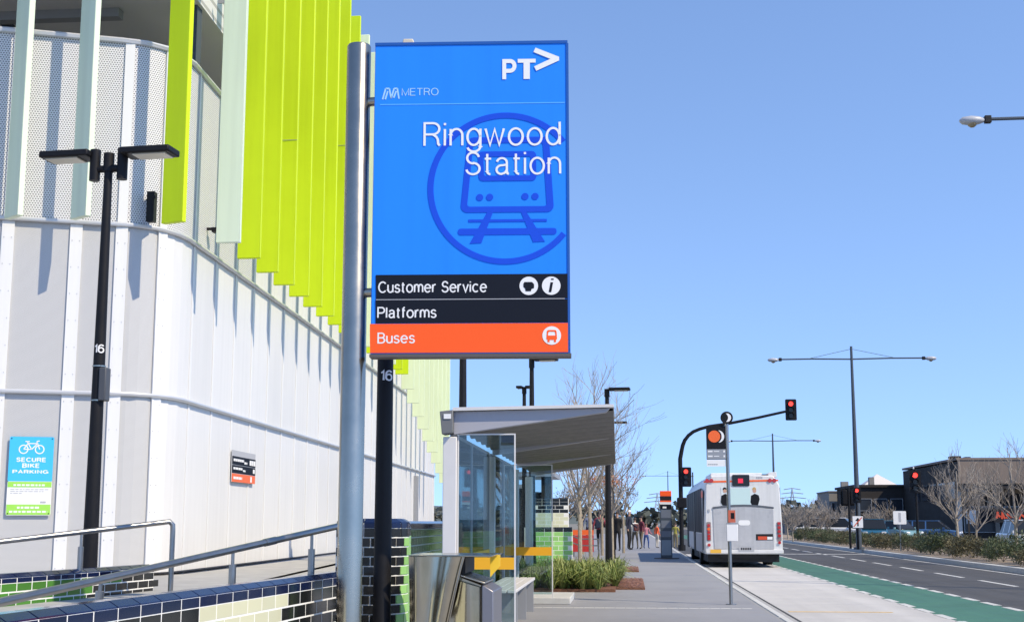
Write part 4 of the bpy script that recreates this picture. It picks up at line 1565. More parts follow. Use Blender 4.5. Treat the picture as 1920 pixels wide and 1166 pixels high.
MB().box(-tw + .03, tw - .03, -0.056, -0.051, 0.12, 0.62).build('map_panel', mat('map_grey2', (0.22, 0.27, 0.33), .3), tt)
MB().box(-tw * .55, tw * .1, -0.058, -0.052, TH - 0.58, TH - 0.52).build('small_print', M_white, tt, kind='stuff')
MB().lathe([(0.42, 0), (0.42, 0.025), (0.38, 0.03), (0, 0.03)], n=26).build('base_plate', mat('rust_base', (0.10, 0.08, 0.07), .7), tt)

# ================================================================== BUS
bx0 = atZ(1321, 1062, ROAD)
BY = 41.0
bxl = atY(1321, 1000, BY).x
bus = thing('bus', 'white and silver city bus with an orange stripe, seen from behind in the bus bay', 'bus', (bxl, BY, ROAD))
bz = lambda py: atY(1390, py, BY).z - ROAD
Wb = atY(1468, 1000, BY).x - bxl
ux = lambda zx: (zx - 325) / 780.0 * Wb              # photo crop column -> metres across the rear
uz = lambda zy: bz(860 + zy / 5.3)
HB = uz(160)
ZS = uz(945)
LB = 12.0
sec = [(0.03, ZS), (Wb - 0.03, ZS), (Wb, ZS + 0.10), (Wb, 1.2), (Wb - 0.05, HB - 0.28), (Wb - 0.22, HB - 0.02), (Wb / 2, HB + 0.02), (0.22, HB - 0.02), (0.05, HB - 0.28), (0, 1.2), (0, ZS + 0.10)]
body = MB()
ny = 0
secs = []
for (yy, sc_, dz) in ((0.0, 0.965, 0), (0.07, 0.993, 0), (0.22, 1.0, 0), (LB - 0.3, 1.0, 0), (LB, 0.95, 0)):
    for u, v in sec:
        body.v.append((Wb / 2 + (u - Wb / 2) * sc_, yy, ZS + (v - ZS) * (0.985 if yy < 0.05 else 1.0)))
ns = len(sec)
for j in range(4):
    for i in range(ns):
        a, b = j * ns + i, j * ns + (i + 1) % ns
        body.f.append((a, b, b + ns, a + ns))
body.f += [tuple(range(ns)), tuple(4 * ns + i for i in range(ns - 1, -1, -1))]
body.build('body', M_buswhite, bus, smooth=True)
fbk = lambda u, v, d: (u, -d, v)
# engine hatch with its curved dark top trim
hp = [(ux(420), uz(895)), (ux(1012), uz(895)), (ux(1020), uz(500))]
hp += [(ux(1020 - 600 * i / 8), uz(500 - 22 * math.sin(math.pi * i / 8))) for i in range(1, 8)] + [(ux(412), uz(500))]
MB().ext(hp, fbk, 0.003, 0.020).build('engine_hatch', M_bussilver, bus, bevel=0.008)
tr_ = MB()
for i in range(8):
    a, b = i / 8, (i + 1) / 8
    pa = [(ux(412 + 608 * a), uz(500 - 24 * math.sin(math.pi * a)) + .015), (ux(412 + 608 * b), uz(500 - 24 * math.sin(math.pi * b)) + .015)]
    tr_.ext([pa[0], pa[1], (pa[1][0], pa[1][1] + .055), (pa[0][0], pa[0][1] + .055)], fbk, 0.003, 0.026)
tr_.build('hatch_trim', mat('trim_grey', (0.10, 0.11, 0.13), .4), bus)
MB().ext([(ux(328), uz(236)), (ux(1075), uz(222)), (ux(1075), uz(205)), (ux(328), uz(218))], fbk, 0.003, 0.008).build('orange_stripe', M_orange, bus)
dd = MB().ext(rrect(ux(614), uz(270), ux(786), uz(157), 0.03), fbk, 0.003, 0.03).build('destination_display', M_glassdark, bus)
MB().ext([(ux(672), uz(240)), (ux(722), uz(240)), (ux(722), uz(195)), (ux(672), uz(195))], fbk, 0.03, 0.033).build('display_digits', M_led, dd)
for cx in (362, 405, 990, 1035):
    MB().ext(disc((ux(cx), uz(215)), 0.06, 16), fbk, 0.006, 0.03).build('high_light', M_redlens, bus)
for i in range(4):
    MB().ext([(ux(855 + i * 17), uz(196)), (ux(866 + i * 17), uz(196)), (ux(866 + i * 17), uz(176)), (ux(855 + i * 17), uz(176))], fbk, 0.003, 0.006).build('fleet_mark', M_greytext, bus)
# rear advertisement
ad = MB().ext([(ux(500), uz(465)), (ux(880), uz(462)), (ux(880), uz(272)), (ux(500), uz(278))], fbk, 0.003, 0.010).build('advertisement', mat('ad_pale', (0.68, 0.72, 0.74), .5), bus)
MB().ext([(ux(592), uz(455)), (ux(790), uz(452)), (ux(790), uz(290)), (ux(592), uz(292))], fbk, 0.010, 0.012).build('ad_panel', mat('ad_cyan', (0.55, 0.72, 0.72), .5), ad)
for cx, hair in ((540, M_dark), (836, mat('ad_fair_hair', (0.5, 0.33, 0.12), .6))):
    f1 = MB()
    f1.ext([(ux(cx - 45), uz(430)), (ux(cx - 30), uz(462)), (ux(cx + 30), uz(462)), (ux(cx + 48), uz(400)), (ux(cx + 40), uz(362)), (ux(cx), uz(345)), (ux(cx - 38), uz(365))], fbk, 0.010, 0.013)
    f1.build('printed_jacket', M_black, ad)
    MB().ext(disc((ux(cx - 2), uz(318)), 0.055, 14), fbk, 0.012, 0.014).build('printed_face', mat('ad_skin', (0.55, 0.33, 0.24), .6), ad)
    MB().ext(disc((ux(cx - 4), uz(300)), 0.058, 14), fbk, 0.010, 0.0125).build('printed_hair', hair, ad)
MB().ext(rrect(ux(665), uz(660), ux(782), uz(608), 0.07), fbk, 0.02, 0.026).build('oval_badge', M_white, bus)
st = MB().ext([(ux(836), uz(808)), (ux(1006), uz(806)), (ux(1006), uz(744)), (ux(836), uz(746))], fbk, 0.02, 0.024).build('safety_sticker', M_dark, bus)
MB().ext([(ux(856), uz(802)), (ux(945), uz(802)), (ux(945), uz(768)), (ux(856), uz(768))], fbk, 0.024, 0.026).build('red_mark', M_redsign, st)
MB().ext([(ux(948), uz(800)), (ux(1000), uz(800)), (ux(1000), uz(772)), (ux(948), uz(772))], fbk, 0.024, 0.026).build('white_mark', M_white, st)
for cx, cy in ((440, 545), (468, 540), (488, 532), (985, 530), (965, 570), (375, 510)):
    MB().ext([(ux(cx - 9), uz(cy + 14)), (ux(cx + 9), uz(cy + 14)), (ux(cx + 9), uz(cy - 12)), (ux(cx - 9), uz(cy - 12))], fbk, 0.004, 0.023).build('hatch_latch', M_greytext, bus)
for i in range(7):
    MB().ext([(ux(450), uz(640 + i * 26)), (ux(620), uz(640 + i * 26)), (ux(620), uz(648 + i * 26)), (ux(450), uz(648 + i * 26))], fbk, 0.019, 0.024).build('vent_louvre', M_bussilver, bus)
for cx, ys in ((368, (660, 695, 730, 765, 792, 855)), (1068, (640, 680, 720, 762, 830))):
    for i, cy in enumerate(ys):
        MB().ext(disc((ux(cx), uz(cy)), 0.045, 16), fbk, 0.004, 0.035).build('tail_light', M_orange if (cx < 500 and i == 1) else M_redlens, bus)
for cx in (368, 1068):
    MB().ext(rrect(ux(cx - 22), uz(815), ux(cx + 22), uz(625), 0.03), fbk, 0.002, 0.012).build('light_housing', mat('housing_grey', (.25, .2, .2), .4), bus)
MB().ext(rrect(ux(395), uz(938), ux(1105), uz(900), 0.02), fbk, -0.03, 0.05).build('bumper', M_buswhite, bus, bevel=0.01)
pl_ = MB().ext([(ux(660), uz(918)), (ux(815), uz(918)), (ux(815), uz(866)), (ux(660), uz(866))], fbk, 0.05, 0.06).build('number_plate', M_greytext, bus)
tx = MB()
for i in range(6):
    tx.ext([(ux(682 + i * 18), uz(903)), (ux(694 + i * 18), uz(903)), (ux(694 + i * 18), uz(880)), (ux(682 + i * 18), uz(880))], fbk, 0.06, 0.062)
tx.build('small_print', M_dark, pl_, kind='stuff')
MB().ext([(ux(378), uz(935)), (ux(486), uz(935)), (ux(486), uz(898)), (ux(378), uz(898))], fbk, 0.052, 0.056).build('yellow_sticker', mat('sticker_yellow', (.75, .42, .05), .5), bus)
MB().box(0.10, Wb - 0.10, 0.25, LB - 0.2, 0.16, ZS - 0.002).build('underbody', M_dark, bus)
MB().box(Wb * .2, Wb * .8, 0.15, 0.8, 0.28, ZS - 0.004).build('engine_cradle', M_dark, bus)
for y in (3.2, 9.3):
    for x in (0.02, Wb - 0.30):
        wh = MB().cyl((x, y, 0.47), (x + 0.28, y, 0.47), 0.47, n=26).build('wheel', M_rubber, bus, smooth=True)
        xx = x - 0.006 if x < 1 else x + 0.286
        MB().cyl((xx, y, 0.47), (xx + (0.05 if x < 1 else -0.05), y, 0.47), 0.27, n=20).build('rim', M_rail, wh, smooth=True)
# left flank: dark window band, doors
MB().box(-0.010, 0.0, 0.35, 1.35, ZS + 0.10, HB - 0.42).build('side_grille', mat('side_dark', (.05, .055, .065), .35), bus)
MB().box(-0.012, 0.0, 0.38, 1.30, HB - 0.66, HB - 0.46).build('side_route_sign', M_orange, bus)
yy = 1.5
for i in range(7):
    MB().box(-0.010, 0.02, yy, yy + 1.36, 1.02, HB - 0.36).build('side_window', M_sideglass, bus)
    yy += 1.44
for y in (5.3, 10.6):
    d_ = MB().box(-0.018, 0.02, y, y + 1.2, ZS + 0.02, HB - 0.38).build('door', M_sideglass, bus)
    MB().box(-0.024, 0.0, y + .58, y + .62, ZS + 0.03, HB - 0.40).build('door_post', M_rail, d_)
MB().box(-0.008, 0.0, 1.42, 5.2, ZS + 0.03, 0.98).build('side_skirt', M_bussilver, bus)
MB().box(Wb, Wb + 0.012, 0.5, LB - 0.6, 1.02, HB - 0.36).build('side_window', M_glassdark, bus)
# roof pods and aerials
MB().ext(rrect(0.35, HB - 0.04, Wb - 0.35, HB + 0.14, .05), lambda u, v, d: (u, d, v), 2.2, 5.0).build('air_conditioner', M_buswhite, bus, bevel=0.02)
MB().ext([(ux(920), HB - 0.02), (ux(1075), HB - 0.06), (ux(1070), HB + 0.10), (ux(1000), HB + 0.09), (ux(970), HB + 0.02)], lambda u, v, d: (u, d, v), 0.3, 0.9).build('roof_vent', M_buswhite, bus, bevel=0.01)
MB().cyl((ux(250), 2.0, HB - .3), (ux(250), 2.0, HB + 0.16), 0.02, n=6).build('aerial', M_dark, bus)
MB().box(ux(918), ux(985), 0.20, 0.28, HB, HB + 0.03).build('roof_camera', M_dark, bus)

# ================================================================== TRAFFIC SIGNALS
def signal_head(t, c, h=0.98, wd=0.40, lit=0, board=0.06, d=-1):
    """three lens head; c = centre; faces -Y when d = -1, +Y when d = 1"""
    x, y, z = c
    b = MB().ext(rrect(x - wd / 2 - board, z - h / 2 - board, x + wd / 2 + board, z + h / 2 + board, 0.05), lambda u, v, dd: (u, y + dd, v), -0.012, 0.012).build('target_board', M_black, t)
    MB().box(x - wd * .36, x + wd * .36, min(y, y + d * .0) + 0.013 if d < 0 else y - 0.15, y + 0.16 if d < 0 else y - 0.013, z - h * .46, z + h * .46).build('housing', M_black, b, bevel=0.02)
    for i in range(3):
        zc = z + (1 - i) * h / 3.1
        ln = MB().cyl((x, y + d * 0.013, zc), (x, y + d * 0.03, zc), h * 0.125, n=20)
        ln.build('lens', M_redlit if (i == lit and d < 0) else mat('dark_lens', (0.015, 0.014, 0.013), .25), b, smooth=True)
        vz = MB()
        n = 10
        for k in range(n):
            a0, a1 = R(-10 + 200 * k / n), R(-10 + 200 * (k + 1) / n)
            r = h * 0.142
            vz.add([(x + r * math.cos(a0), y + d * .013, zc + r * math.sin(a0)), (x + r * math.cos(a1), y + d * .013, zc + r * math.sin(a1)),
                    (x + r * math.cos(a1), y + d * .17, zc + r * math.sin(a1)), (x + r * math.cos(a0), y + d * .17, zc + r * math.sin(a0))], [(0, 1, 2, 3)])
        o = vz.build('visor', M_black, b)
        md = o.modifiers.new('thickness', 'SOLIDIFY')
        md.thickness = 0.008


GY = 58.6
g = lambda px, py: atY(px, py, GY)
gx = g(1278, 1000).x
ts = thing('traffic_signal', 'black mast arm traffic signal on the kerb, its arm reaching over the bus', 'traffic light', (gx, GY, 0))
T = lambda px, py: g(px, py) - Vector((gx, GY, 0))
zt_ = T(1278, 860)
path = [(0, 0, 0), (0, 0, zt_.z)]
for px, py in ((1278, 845), (1280, 835), (1284, 825), (1291, 816), (1300, 809), (1312, 804), (1330, 799), (1370, 793), (1420, 783), (1474, 771)):
    p = T(px, py)
    path.append((p.x, 0, p.z))
MB().tube(path, 0.10, 10, r_end=0.055).build('mast', M_black, ts, smooth=True)
MB().cyl((0, 0, 0), (0, 0, 0.25), 0.16, n=14).build('base', M_black, ts)
p = T(1483, 768)
signal_head(ts, (p.x, 0, p.z), h=0.80, wd=0.36)
p = T(1286, 894)
signal_head(ts, (p.x, -0.12, p.z), h=0.72, wd=0.34)
p = T(1279, 942)
MB().box(p.x - .22, p.x + .2, -0.16, 0.14, p.z - .23, p.z + .22).build('pedestrian_box', M_black, ts, bevel=0.04)

def signal_post(label, px, py_base_z, Y, parts, rz=0):
    x = atY(px, 1000, Y).x
    t = thing('traffic_signal', label, 'traffic light', (x, Y, 0.03))
    return t, x

Y = 59.0
t, x = signal_post('black traffic signal on the median with a bare white sign beside it', 1721, 0, Y, None)
zt_ = atY(1721, 880, Y).z
MB().cyl((0, 0, 0), (0, 0, zt_), 0.06, n=12).build('post', M_black, t, smooth=True)
zc = atY(1719, 903, Y).z - .03
signal_head(t, (-0.03, -0.10, zc), h=0.86, wd=0.40, board=.05)
MB().cyl((-0.06, 0, zt_), (-0.06, 0, zt_ + .1), 0.03, n=8).build('post_cap', M_white, t)
Y = 60.2
t, x = signal_post('small red traffic signal in front of the tall median street light', 1608, 0, Y, None)
zc = atY(1609, 928, Y).z - .03
MB().cyl((0, 0, 0), (0, 0, zc + .3), 0.05, n=10).build('post', M_black, t, smooth=True)
signal_head(t, (0.02, -0.08, zc), h=0.62, wd=0.30, board=.03)
zs = atY(1609, 978, Y).z - .03
pn = MB().box(-0.20, 0.24, -0.07, -0.055, zs - .25, zs + .25).build('sign_plate', M_white, t)
ws_ = MB()
fsn = lambda u, v, d: (u, -0.071 - d, zs + v)
bar2(ws_, (.02, -.18), (.02, .06), .06, fsn, 0, .003)
ws_.ext([(-.09, .05), (.13, .05), (.02, .19)], fsn, 0, .0032)
ws_.build('sign_arrow', M_dark, pn)
bar2_ = MB()
bar2(bar2_, (-.16, -.2), (.2, .2), .04, lambda u, v, d: (u, -0.0745 - d, zs + v), 0, .003)
bar2_.build('sign_bar', M_redsign, pn)
Y = 62.5
t, x = signal_post('traffic signal turned away from us, left of the tall median street light', 1594, 0, Y, None)
zc = atY(1594, 932, Y).z - .03
MB().cyl((0, 0, 0), (0, 0, zc + .45), 0.055, n=10).build('post', M_black, t, smooth=True)
signal_head(t, (-0.17, 0.10, zc), h=0.70, wd=0.30, d=1, board=.03)
signal_head(t, (0.17, 0.10, zc - .02), h=0.66, wd=0.28, d=1, board=.03)

# white sign on the median
Y = 57.0
x = atY(1688, 1000, Y).x
t = thing('road_sign', 'plain white square road sign on a thin post between the two red signals', 'road sign', (x, Y, 0.03))
zs = atY(1688, 970, Y).z - .03
MB().cyl((0, 0, 0), (0, 0, zs + .2), 0.03, n=10).build('post', M_rail, t, smooth=True)
MB().ext(rrect(-.26, zs - .27, .26, zs + .27, .03), lambda u, v, d: (u, -0.035 - d, v), 0, 0.006).build('plate', M_white, t)
MB().ext(rrect(-.05, zs - .18, .05, zs + .20, .02), lambda u, v, d: (u, -0.0415 - d, v), 0, 0.003).build('symbol', M_greytext, t)

# ================================================================== DOUBLE ARM STREET LIGHTS
M_slpole = mat('light_pole_grey', (0.06, 0.075, 0.095), 0.45)
def street_light(label, x, y, H=9.2, arm=3.5, za=8.55):
    t = thing('street_light', label, 'street light', (x, y, 0.02), group='tall double arm street lights along the median')
    MB().cyl((0, 0, 0), (0, 0, H), 0.13, 0.055, n=14).build('pole', M_slpole, t, smooth=True)
    MB().cyl((0, 0, 0), (0, 0, .1), 0.24, n=14).build('base', M_slpole, t)
    for s in (-1, 1):
        a = MB().tube([(0, 0, za), (s * arm * .5, 0, za + .03), (s * arm, 0, za + .02)], 0.035, 8).build('arm', M_slpole, t, smooth=True)
        MB().tube([(0, 0, H - .12), (s * arm * .55, 0, za + .05)], 0.010, 5).build('stay_wire', M_slpole, t)
        hd = MB()
        e = s * arm
        hd.lathe([(0.03, -0.28), (0.10, -0.22), (0.13, -0.05), (0.11, 0.10), (0.06, 0.2), (0.03, 0.22)], n=14)
        hd.v = [(e + s * (-v[2]) * 1.0 + s * .05, v[1], za + v[0] * .75 + 0.0) for v in hd.v]
        h = hd.build('lamp_head', mat('head_grey', (.42, .43, .46), .35), t, smooth=True)
        MB().box(min(e - s * .30, e - s * .17), max(e - s * .30, e - s * .17), -.06, .06, za - .06, za + .09).build('head_clamp', M_dark, t, bevel=.01)
        bw = MB().lathe([(0.10, 0.0), (0.085, -0.05), (0.04, -0.085), (0.0, -0.09)], c=(e + s * .08, 0, za - .055), n=14)
        bw.build('lens_bowl', mat('bowl_amber', (.30, .24, .15), .25), h, smooth=True)
    return t


yb = 61.0
xb = atY(1611, 1030, yb).x
street_light('tall grey street light with two long arms behind the median bushes, nearest whole one', xb, yb, H=atY(1604, 650, yb).z, za=atY(1604, 674, yb).z, arm=3.42)
yb2 = 109.0
street_light('smaller far double arm street light rising above the back of the bus', atY(1454, 1000, yb2).x, yb2, H=atY(1454, 813, yb2).z, za=atY(1454, 827, yb2).z)
yb3 = 215.0
street_light('farthest double arm street light, low over the totem', atY(1254, 1000, yb3).x, yb3, H=9.2, za=8.4, arm=3.8)
p = atY(1830, 229, 27.0)
street_light('nearest street light, only the lamp on its left arm showing at the top right', p.x + 3.42, 27.0, H=p.z + .75, za=p.z + 0.01, arm=3.42)

# ================================================================== PLANTS
def leaf_clump(n, rx, ry, rz_, size, seed, zc=None, up=0.4, long=1.6):
    """many small leaves through a bumpy volume"""
    rn = random.Random(seed)
    mb = MB()
    zc = rz_ if zc is None else zc
    lobes = [(rn.uniform(-.55, .55) * rx, rn.uniform(-.55, .55) * ry, rn.uniform(-.45, .5) * rz_, rn.uniform(.4, .62)) for _ in range(8)]
    for i in range(n):
        lx, ly, lz, lr = rn.choice(lobes)
        v = Vector((rn.gauss(0, 1), rn.gauss(0, 1), rn.gauss(0, 1))).normalized() * (rn.random() ** 0.4)
        p = Vector((lx + v.x * rx * lr, ly + v.y * ry * lr, zc + lz + v.z * rz_ * lr))
        if p.z < 0.01:
            p.z = rn.uniform(.01, .1)
        d = (v + Vector((rn.gauss(0, .6), rn.gauss(0, .6), rn.gauss(up, .6)))).normalized()
        s = d.cross(Vector((rn.gauss(0, 1), rn.gauss(0, 1), rn.gauss(0, 1)))).normalized()
        l = size * rn.uniform(.6, 1.5)
        mb.add([p - s * l * .35, p + d * l * long * .5 - s * l * .1, p + d * l * long, p + d * l * long * .45 + s * l * .35], [(0, 1, 2, 3)])
    return mb


shrub_me = [leaf_clump(1500, .75, .6, .40, .055, 11 + i).mesh('foliage', M_shrub if i % 2 == 0 else M_shrub2) for i in range(4)]
stem_me = []
for i in range(2):
    sm_ = MB()
    for k in range(6):
        a = k * 1.1 + i
        sm_.tube([(0, 0, 0), (.14 * math.cos(a), .14 * math.sin(a), .2), (.32 * math.cos(a), .3 * math.sin(a), .42)], .012, 5, r_end=.005)
    stem_me.append(sm_.mesh('stems', M_twig))
rs = random.Random(5)
yb = 26.0
i = 0
while yb < 92:
    x = 11.15 + rs.uniform(-.12, .5)
    sc = rs.uniform(.80, 1.15)
    kind = rs.randrange(4)
    t = thing('shrub', ('low dark green shrub, ' if kind % 2 == 0 else 'low olive brown shrub, ') + nth(i) + ' from the near end of the front median row', 'shrub', (x, yb, 0.03), rs.uniform(0, 6), group='low shrubs planted along the median')
    inst('foliage', shrub_me[kind], t, scale=(sc, sc, sc * rs.uniform(.8, 1.1)))
    inst('stems', stem_me[i % 2], t)
    if i % 2 == 0:
        t = thing('shrub', 'low leafy shrub, ' + nth(i // 2) + ' from the near end of the back median row', 'shrub', (x + 1.2, yb + .5, 0.03), rs.uniform(0, 6), group='low shrubs in the back row of the median')
        k2 = (kind + 1) % 4
        inst('foliage', shrub_me[k2], t, scale=(sc, sc, sc * .9))
        inst('stems', stem_me[i % 2], t)
    yb += rs.uniform(1.05, 1.5)
    i += 1

# strappy garden bed
gb = MB().box(-2.35, -0.26, 24.0, 31.5, -0.005, 0.05).build('garden_soil', M_mulch, kind='structure')
bl = MB()
rg = random.Random(9)
for c in range(215):
    cx, cy = rg.uniform(-2.35, -0.20), rg.uniform(24.0, 31.3)
    if rg.random() < .35:
        cy = rg.uniform(24.0, 25.4)
    if cx > -.5 and cy < 25.2:
        continue
    hgt = rg.uniform(.26, .50)
    for k in range(rg.randint(30, 75)):
        a = rg.uniform(0, 6.28)
        L = hgt * rg.uniform(.5, 1.3)
        lean = rg.uniform(.15, 1.15)
        d = Vector((math.cos(a), math.sin(a), 0))
        s = Vector((-d.y, d.x, 0)) * rg.uniform(.006, .012)
        b = Vector((cx, cy, .04)) + d * rg.uniform(0, .05)
        m1 = b + d * L * lean * .45 + Vector((0, 0, L * .62))
        m2 = b + d * L * lean * 1.0 + Vector((0, 0, L * max(.25, .98 - .55 * lean)))
        bl.add([b - s * .7, b + s * .7, m1 + s, m1 - s, m2 + s * .2, m2 - s * .2], [(0, 1, 2, 3), (3, 2, 4, 5)])
bl.build('strap_grass', M_grass, kind='stuff')
# mulch squares with rims
def mulch_bed(x0, x1, y0, y1):
    MB().box(x0, x1, y0, y1, -0.004, 0.03).build('mulch_bed', M_mulch, kind='structure')
    ch = MB()
    rn = random.Random(int(y0 * 10))
    for k in range(700):
        x, y = rn.uniform(x0 + .02, x1 - .02), rn.uniform(y0 + .02, y1 - .02)
        a = rn.uniform(0, 3.14)
        l, w_ = rn.uniform(.02, .05), rn.uniform(.006, .014)
        d, s = Vector((math.cos(a), math.sin(a), 0)), Vector((-math.sin(a), math.cos(a), 0))
        p = Vector((x, y, .032 + rn.uniform(0, .02)))
        z = Vector((0, 0, rn.uniform(.0, .02)))
        ch.add([p - d * l - s * w_, p + d * l - s * w_ + z, p + d * l + s * w_ + z, p - d * l + s * w_], [(0, 1, 2, 3)])
    ch.build('mulch_chips', mat_leaf('mulch_chip', (.14, .05, .025), (.30, .15, .09)), kind='stuff')
mulch_bed(-0.255, 0.27, 24.9, 29.0)
mulch_bed(-0.45, 0.22, 33.6, 36.5)
mulch_bed(-1.4, -0.46, 33.6, 37.5)


# bare trees
def bare_tree(seed, H, spread, r0, trunk_h, levels=4, nb=7, rmin=0.0):
    rn = random.Random(seed)
    tr, cr = MB(), MB()
    top = Vector((rn.uniform(-.1, .1), rn.uniform(-.1, .1), trunk_h))
    tr.tube([(0, 0, 0), (top.x * .3, top.y * .4, trunk_h * .5), top], r0, 8, r_end=r0 * .72)
    tips = []

    def grow(p, d, L, r, lev):
        pts = [p]
        q = p.copy()
        dd = d.copy()
        nseg = 3
        for k in range(nseg):
            dd = (dd + Vector((rn.gauss(0, .13), rn.gauss(0, .13), .10))).normalized()
            q = q + dd * L / nseg
            pts.append(q.copy())
        cr.tube(pts, max(r, rmin), 5 if lev < 2 else 3, r_end=max(r * .45, rmin * .7))
        tips.append(q)
        if lev >= levels:
            return
        for k in range(rn.randint(3, 4)):
            f = rn.uniform(.3, 1.0)
            ii = min(int(f * nseg), nseg - 1)
            b = pts[ii].lerp(pts[ii + 1], f * nseg - ii)
            side = dd.cross(Vector((rn.gauss(0, 1), rn.gauss(0, 1), rn.gauss(0, 1)))).normalized()
            nd = (dd * .75 + side * .65 + Vector((0, 0, .25))).normalized()
            grow(b, nd, L * rn.uniform(.5, .75), r * .5, lev + 1)
    grow(top, Vector((rn.gauss(0, .05), rn.gauss(0, .05), 1)).normalized(), (H - trunk_h) * .62, r0 * .66, 1)
    for k in range(nb):
        a = k * 6.28 / nb + rn.uniform(-.3, .3)
        h = trunk_h * rn.uniform(.72, 1.0)
        b = Vector((top.x * h / trunk_h, top.y * h / trunk_h, h))
        nd = Vector((math.cos(a) * spread, math.sin(a) * spread, rn.uniform(.6, 1.1))).normalized()
        grow(b, nd, (H - trunk_h) * rn.uniform(.38, .55), r0 * .42, 1)
    return tr, cr, tips


TREES = []
for i in range(3):
    a, b, tips = bare_tree(21 + i, 3.9, .85, .065, 1.35, levels=4, nb=9, rmin=.005)
    TREES.append((a.mesh('trunk', M_bark), b.mesh('branches', M_twig)))
for i in range(3):
    a, b, tips = bare_tree(121 + i, 3.9, .9, .085, 1.2, levels=4, nb=10, rmin=.016)
    TREES.append((a.mesh('trunk', M_bark), b.mesh('branches', M_twig)))


def plant_tree(label, loc, sc, k, rz, group=None, leaves=None, cat='tree'):
    t = thing('bare_tree', label, cat, loc, rz, group)
    inst('trunk', TREES[k][0], t, scale=(sc, sc, sc))
    inst('branches', TREES[k][1], t, scale=(sc, sc, sc))
    return t


for lab, px, Y, top in (('bare tree on the median right of the big red signal, trunk pale', 1797, 50.5, 832), ('bare tree on the median between two barer taller ones', 1830, 53, 885), ('bare tree at the right edge of the picture in the median bushes', 1905, 43.5, 815)):
    p = atY(px, 1020, Y)
    h = atY(px, top, Y).z
    plant_tree(lab, (p.x, Y, 0.03), h / 3.9, {1797: 0, 1830: 1, 1905: 2}[px], px * .01)
for i, (px, Y) in enumerate(((1478, 96), (1487, 84), (1503, 102), (1513, 90), (1529, 110), (1540, 98), (1553, 86), (1571, 105), (1588, 120), (1640, 112), (1662, 118))):
    p = atY(px, 1020, Y)
    h = atY(px, 936 + (i * 7) % 17, Y).z
    plant_tree('small leafless street tree, ' + nth(i) + ' from the left in the far row', (p.x, Y, 0.03), h / 3.9, 3 + i % 3, i * 1.3, 'small leafless street trees in the far row')
# the two slender trees in the garden with tall sparse tops
for k, (px, Y, top, H_) in enumerate(((1088, 32.5, 676, 0), (1108, 35.5, 700, 0))):
    p = atY(px, 1065, Y)
    h = atY(px, top, Y).z
    a, b, tips = bare_tree(40 + k, h, .62, .060, 1.9, levels=4, nb=7, rmin=.004)
    t = thing('bare_tree', ('slender pale trunked bare tree growing at the back of the garden bed', 'second bare tree just behind, its twigs showing right of the shelter roof')[k], 'tree', (p.x, p.y, 0.0))
    a.build('trunk', M_bark, t, smooth=True)
    b.build('branches', M_twig, t)
p = atY(1160, 1050, 42)
a, b, tips = bare_tree(61, 5.0, 1.0, .07, 1.7, levels=4, nb=9)
t = thing('bare_tree', 'wide bare tree behind the lamp post with a patch of orange leaves', 'tree', (p.x - .2, 42, 0))
a.build('trunk', M_bark, t, smooth=True)
b.build('branches', M_twig, t)
lf = leaf_clump(900, .95, .5, .30, .05, 77, zc=.3)
q = atY(1145, 897, 41.5)
lf.v = [(v[0] + q.x - p.x + .2, v[1] - .3, v[2] + q.z - .30) for v in lf.v]
lf.build('orange_leaves', M_oleaf, t)
for k, (px, py, Y, rx, rz_, n) in enumerate(((1092, 925, 52, .9, .55, 900), (1128, 915, 50, .8, .5, 800), (1062, 935, 56, .9, .6, 900), (1168, 925, 54, .6, .4, 500))):
    q = atY(px, py, Y)
    a, b, tips = bare_tree(80 + k, q.z + .9, .8, .06, 1.5, levels=3, nb=6)
    t = thing('street_tree', ('dry leaved street tree seen between the two slender trunks', 'dry leaved street tree right of the slender trunks', 'dry leaved street tree left of the slender trunks', 'thin dry leaved tree right of the garden lamp post')[k], 'tree', (q.x, Y, 0))
    a.build('trunk', M_bark, t)
    b.build('branches', M_twig, t)
    lf = leaf_clump(n, rx, rx, rz_, .055, 90 + k)
    lf.v = [(v[0], v[1], v[2] + q.z - rz_) for v in lf.v]
    lf.build('dry_leaves', M_brleaf, t)

# far tree masses along the horizon
ft = MB()
rf = random.Random(12)
for k in range(46):
    x = -60 + k * 4.5 + rf.uniform(-2, 2)
    y = rf.uniform(240, 330)
    h = rf.uniform(3.0, 6.0)
    for j in range(90):
        v = Vector((rf.gauss(0, 1), rf.gauss(0, 1), rf.gauss(0, 1))).normalized() * rf.random() ** .4
        p_ = Vector((x + v.x * h * .8, y + v.y * h * .8, h * .55 + v.z * h * .55))
        d = Vector((rf.gauss(0, 1), rf.gauss(0, 1), rf.gauss(0, 1))).normalized() * .55
        s = d.cross(Vector((rf.gauss(0, 1), rf.gauss(0, 1), rf.gauss(0, 1)))).normalized() * .45
        ft.add([p_ - d - s, p_ + d - s, p_ + d + s, p_ - d + s], [(0, 1, 2, 3)])
ft.build('far_trees', M_fartree, kind='stuff')

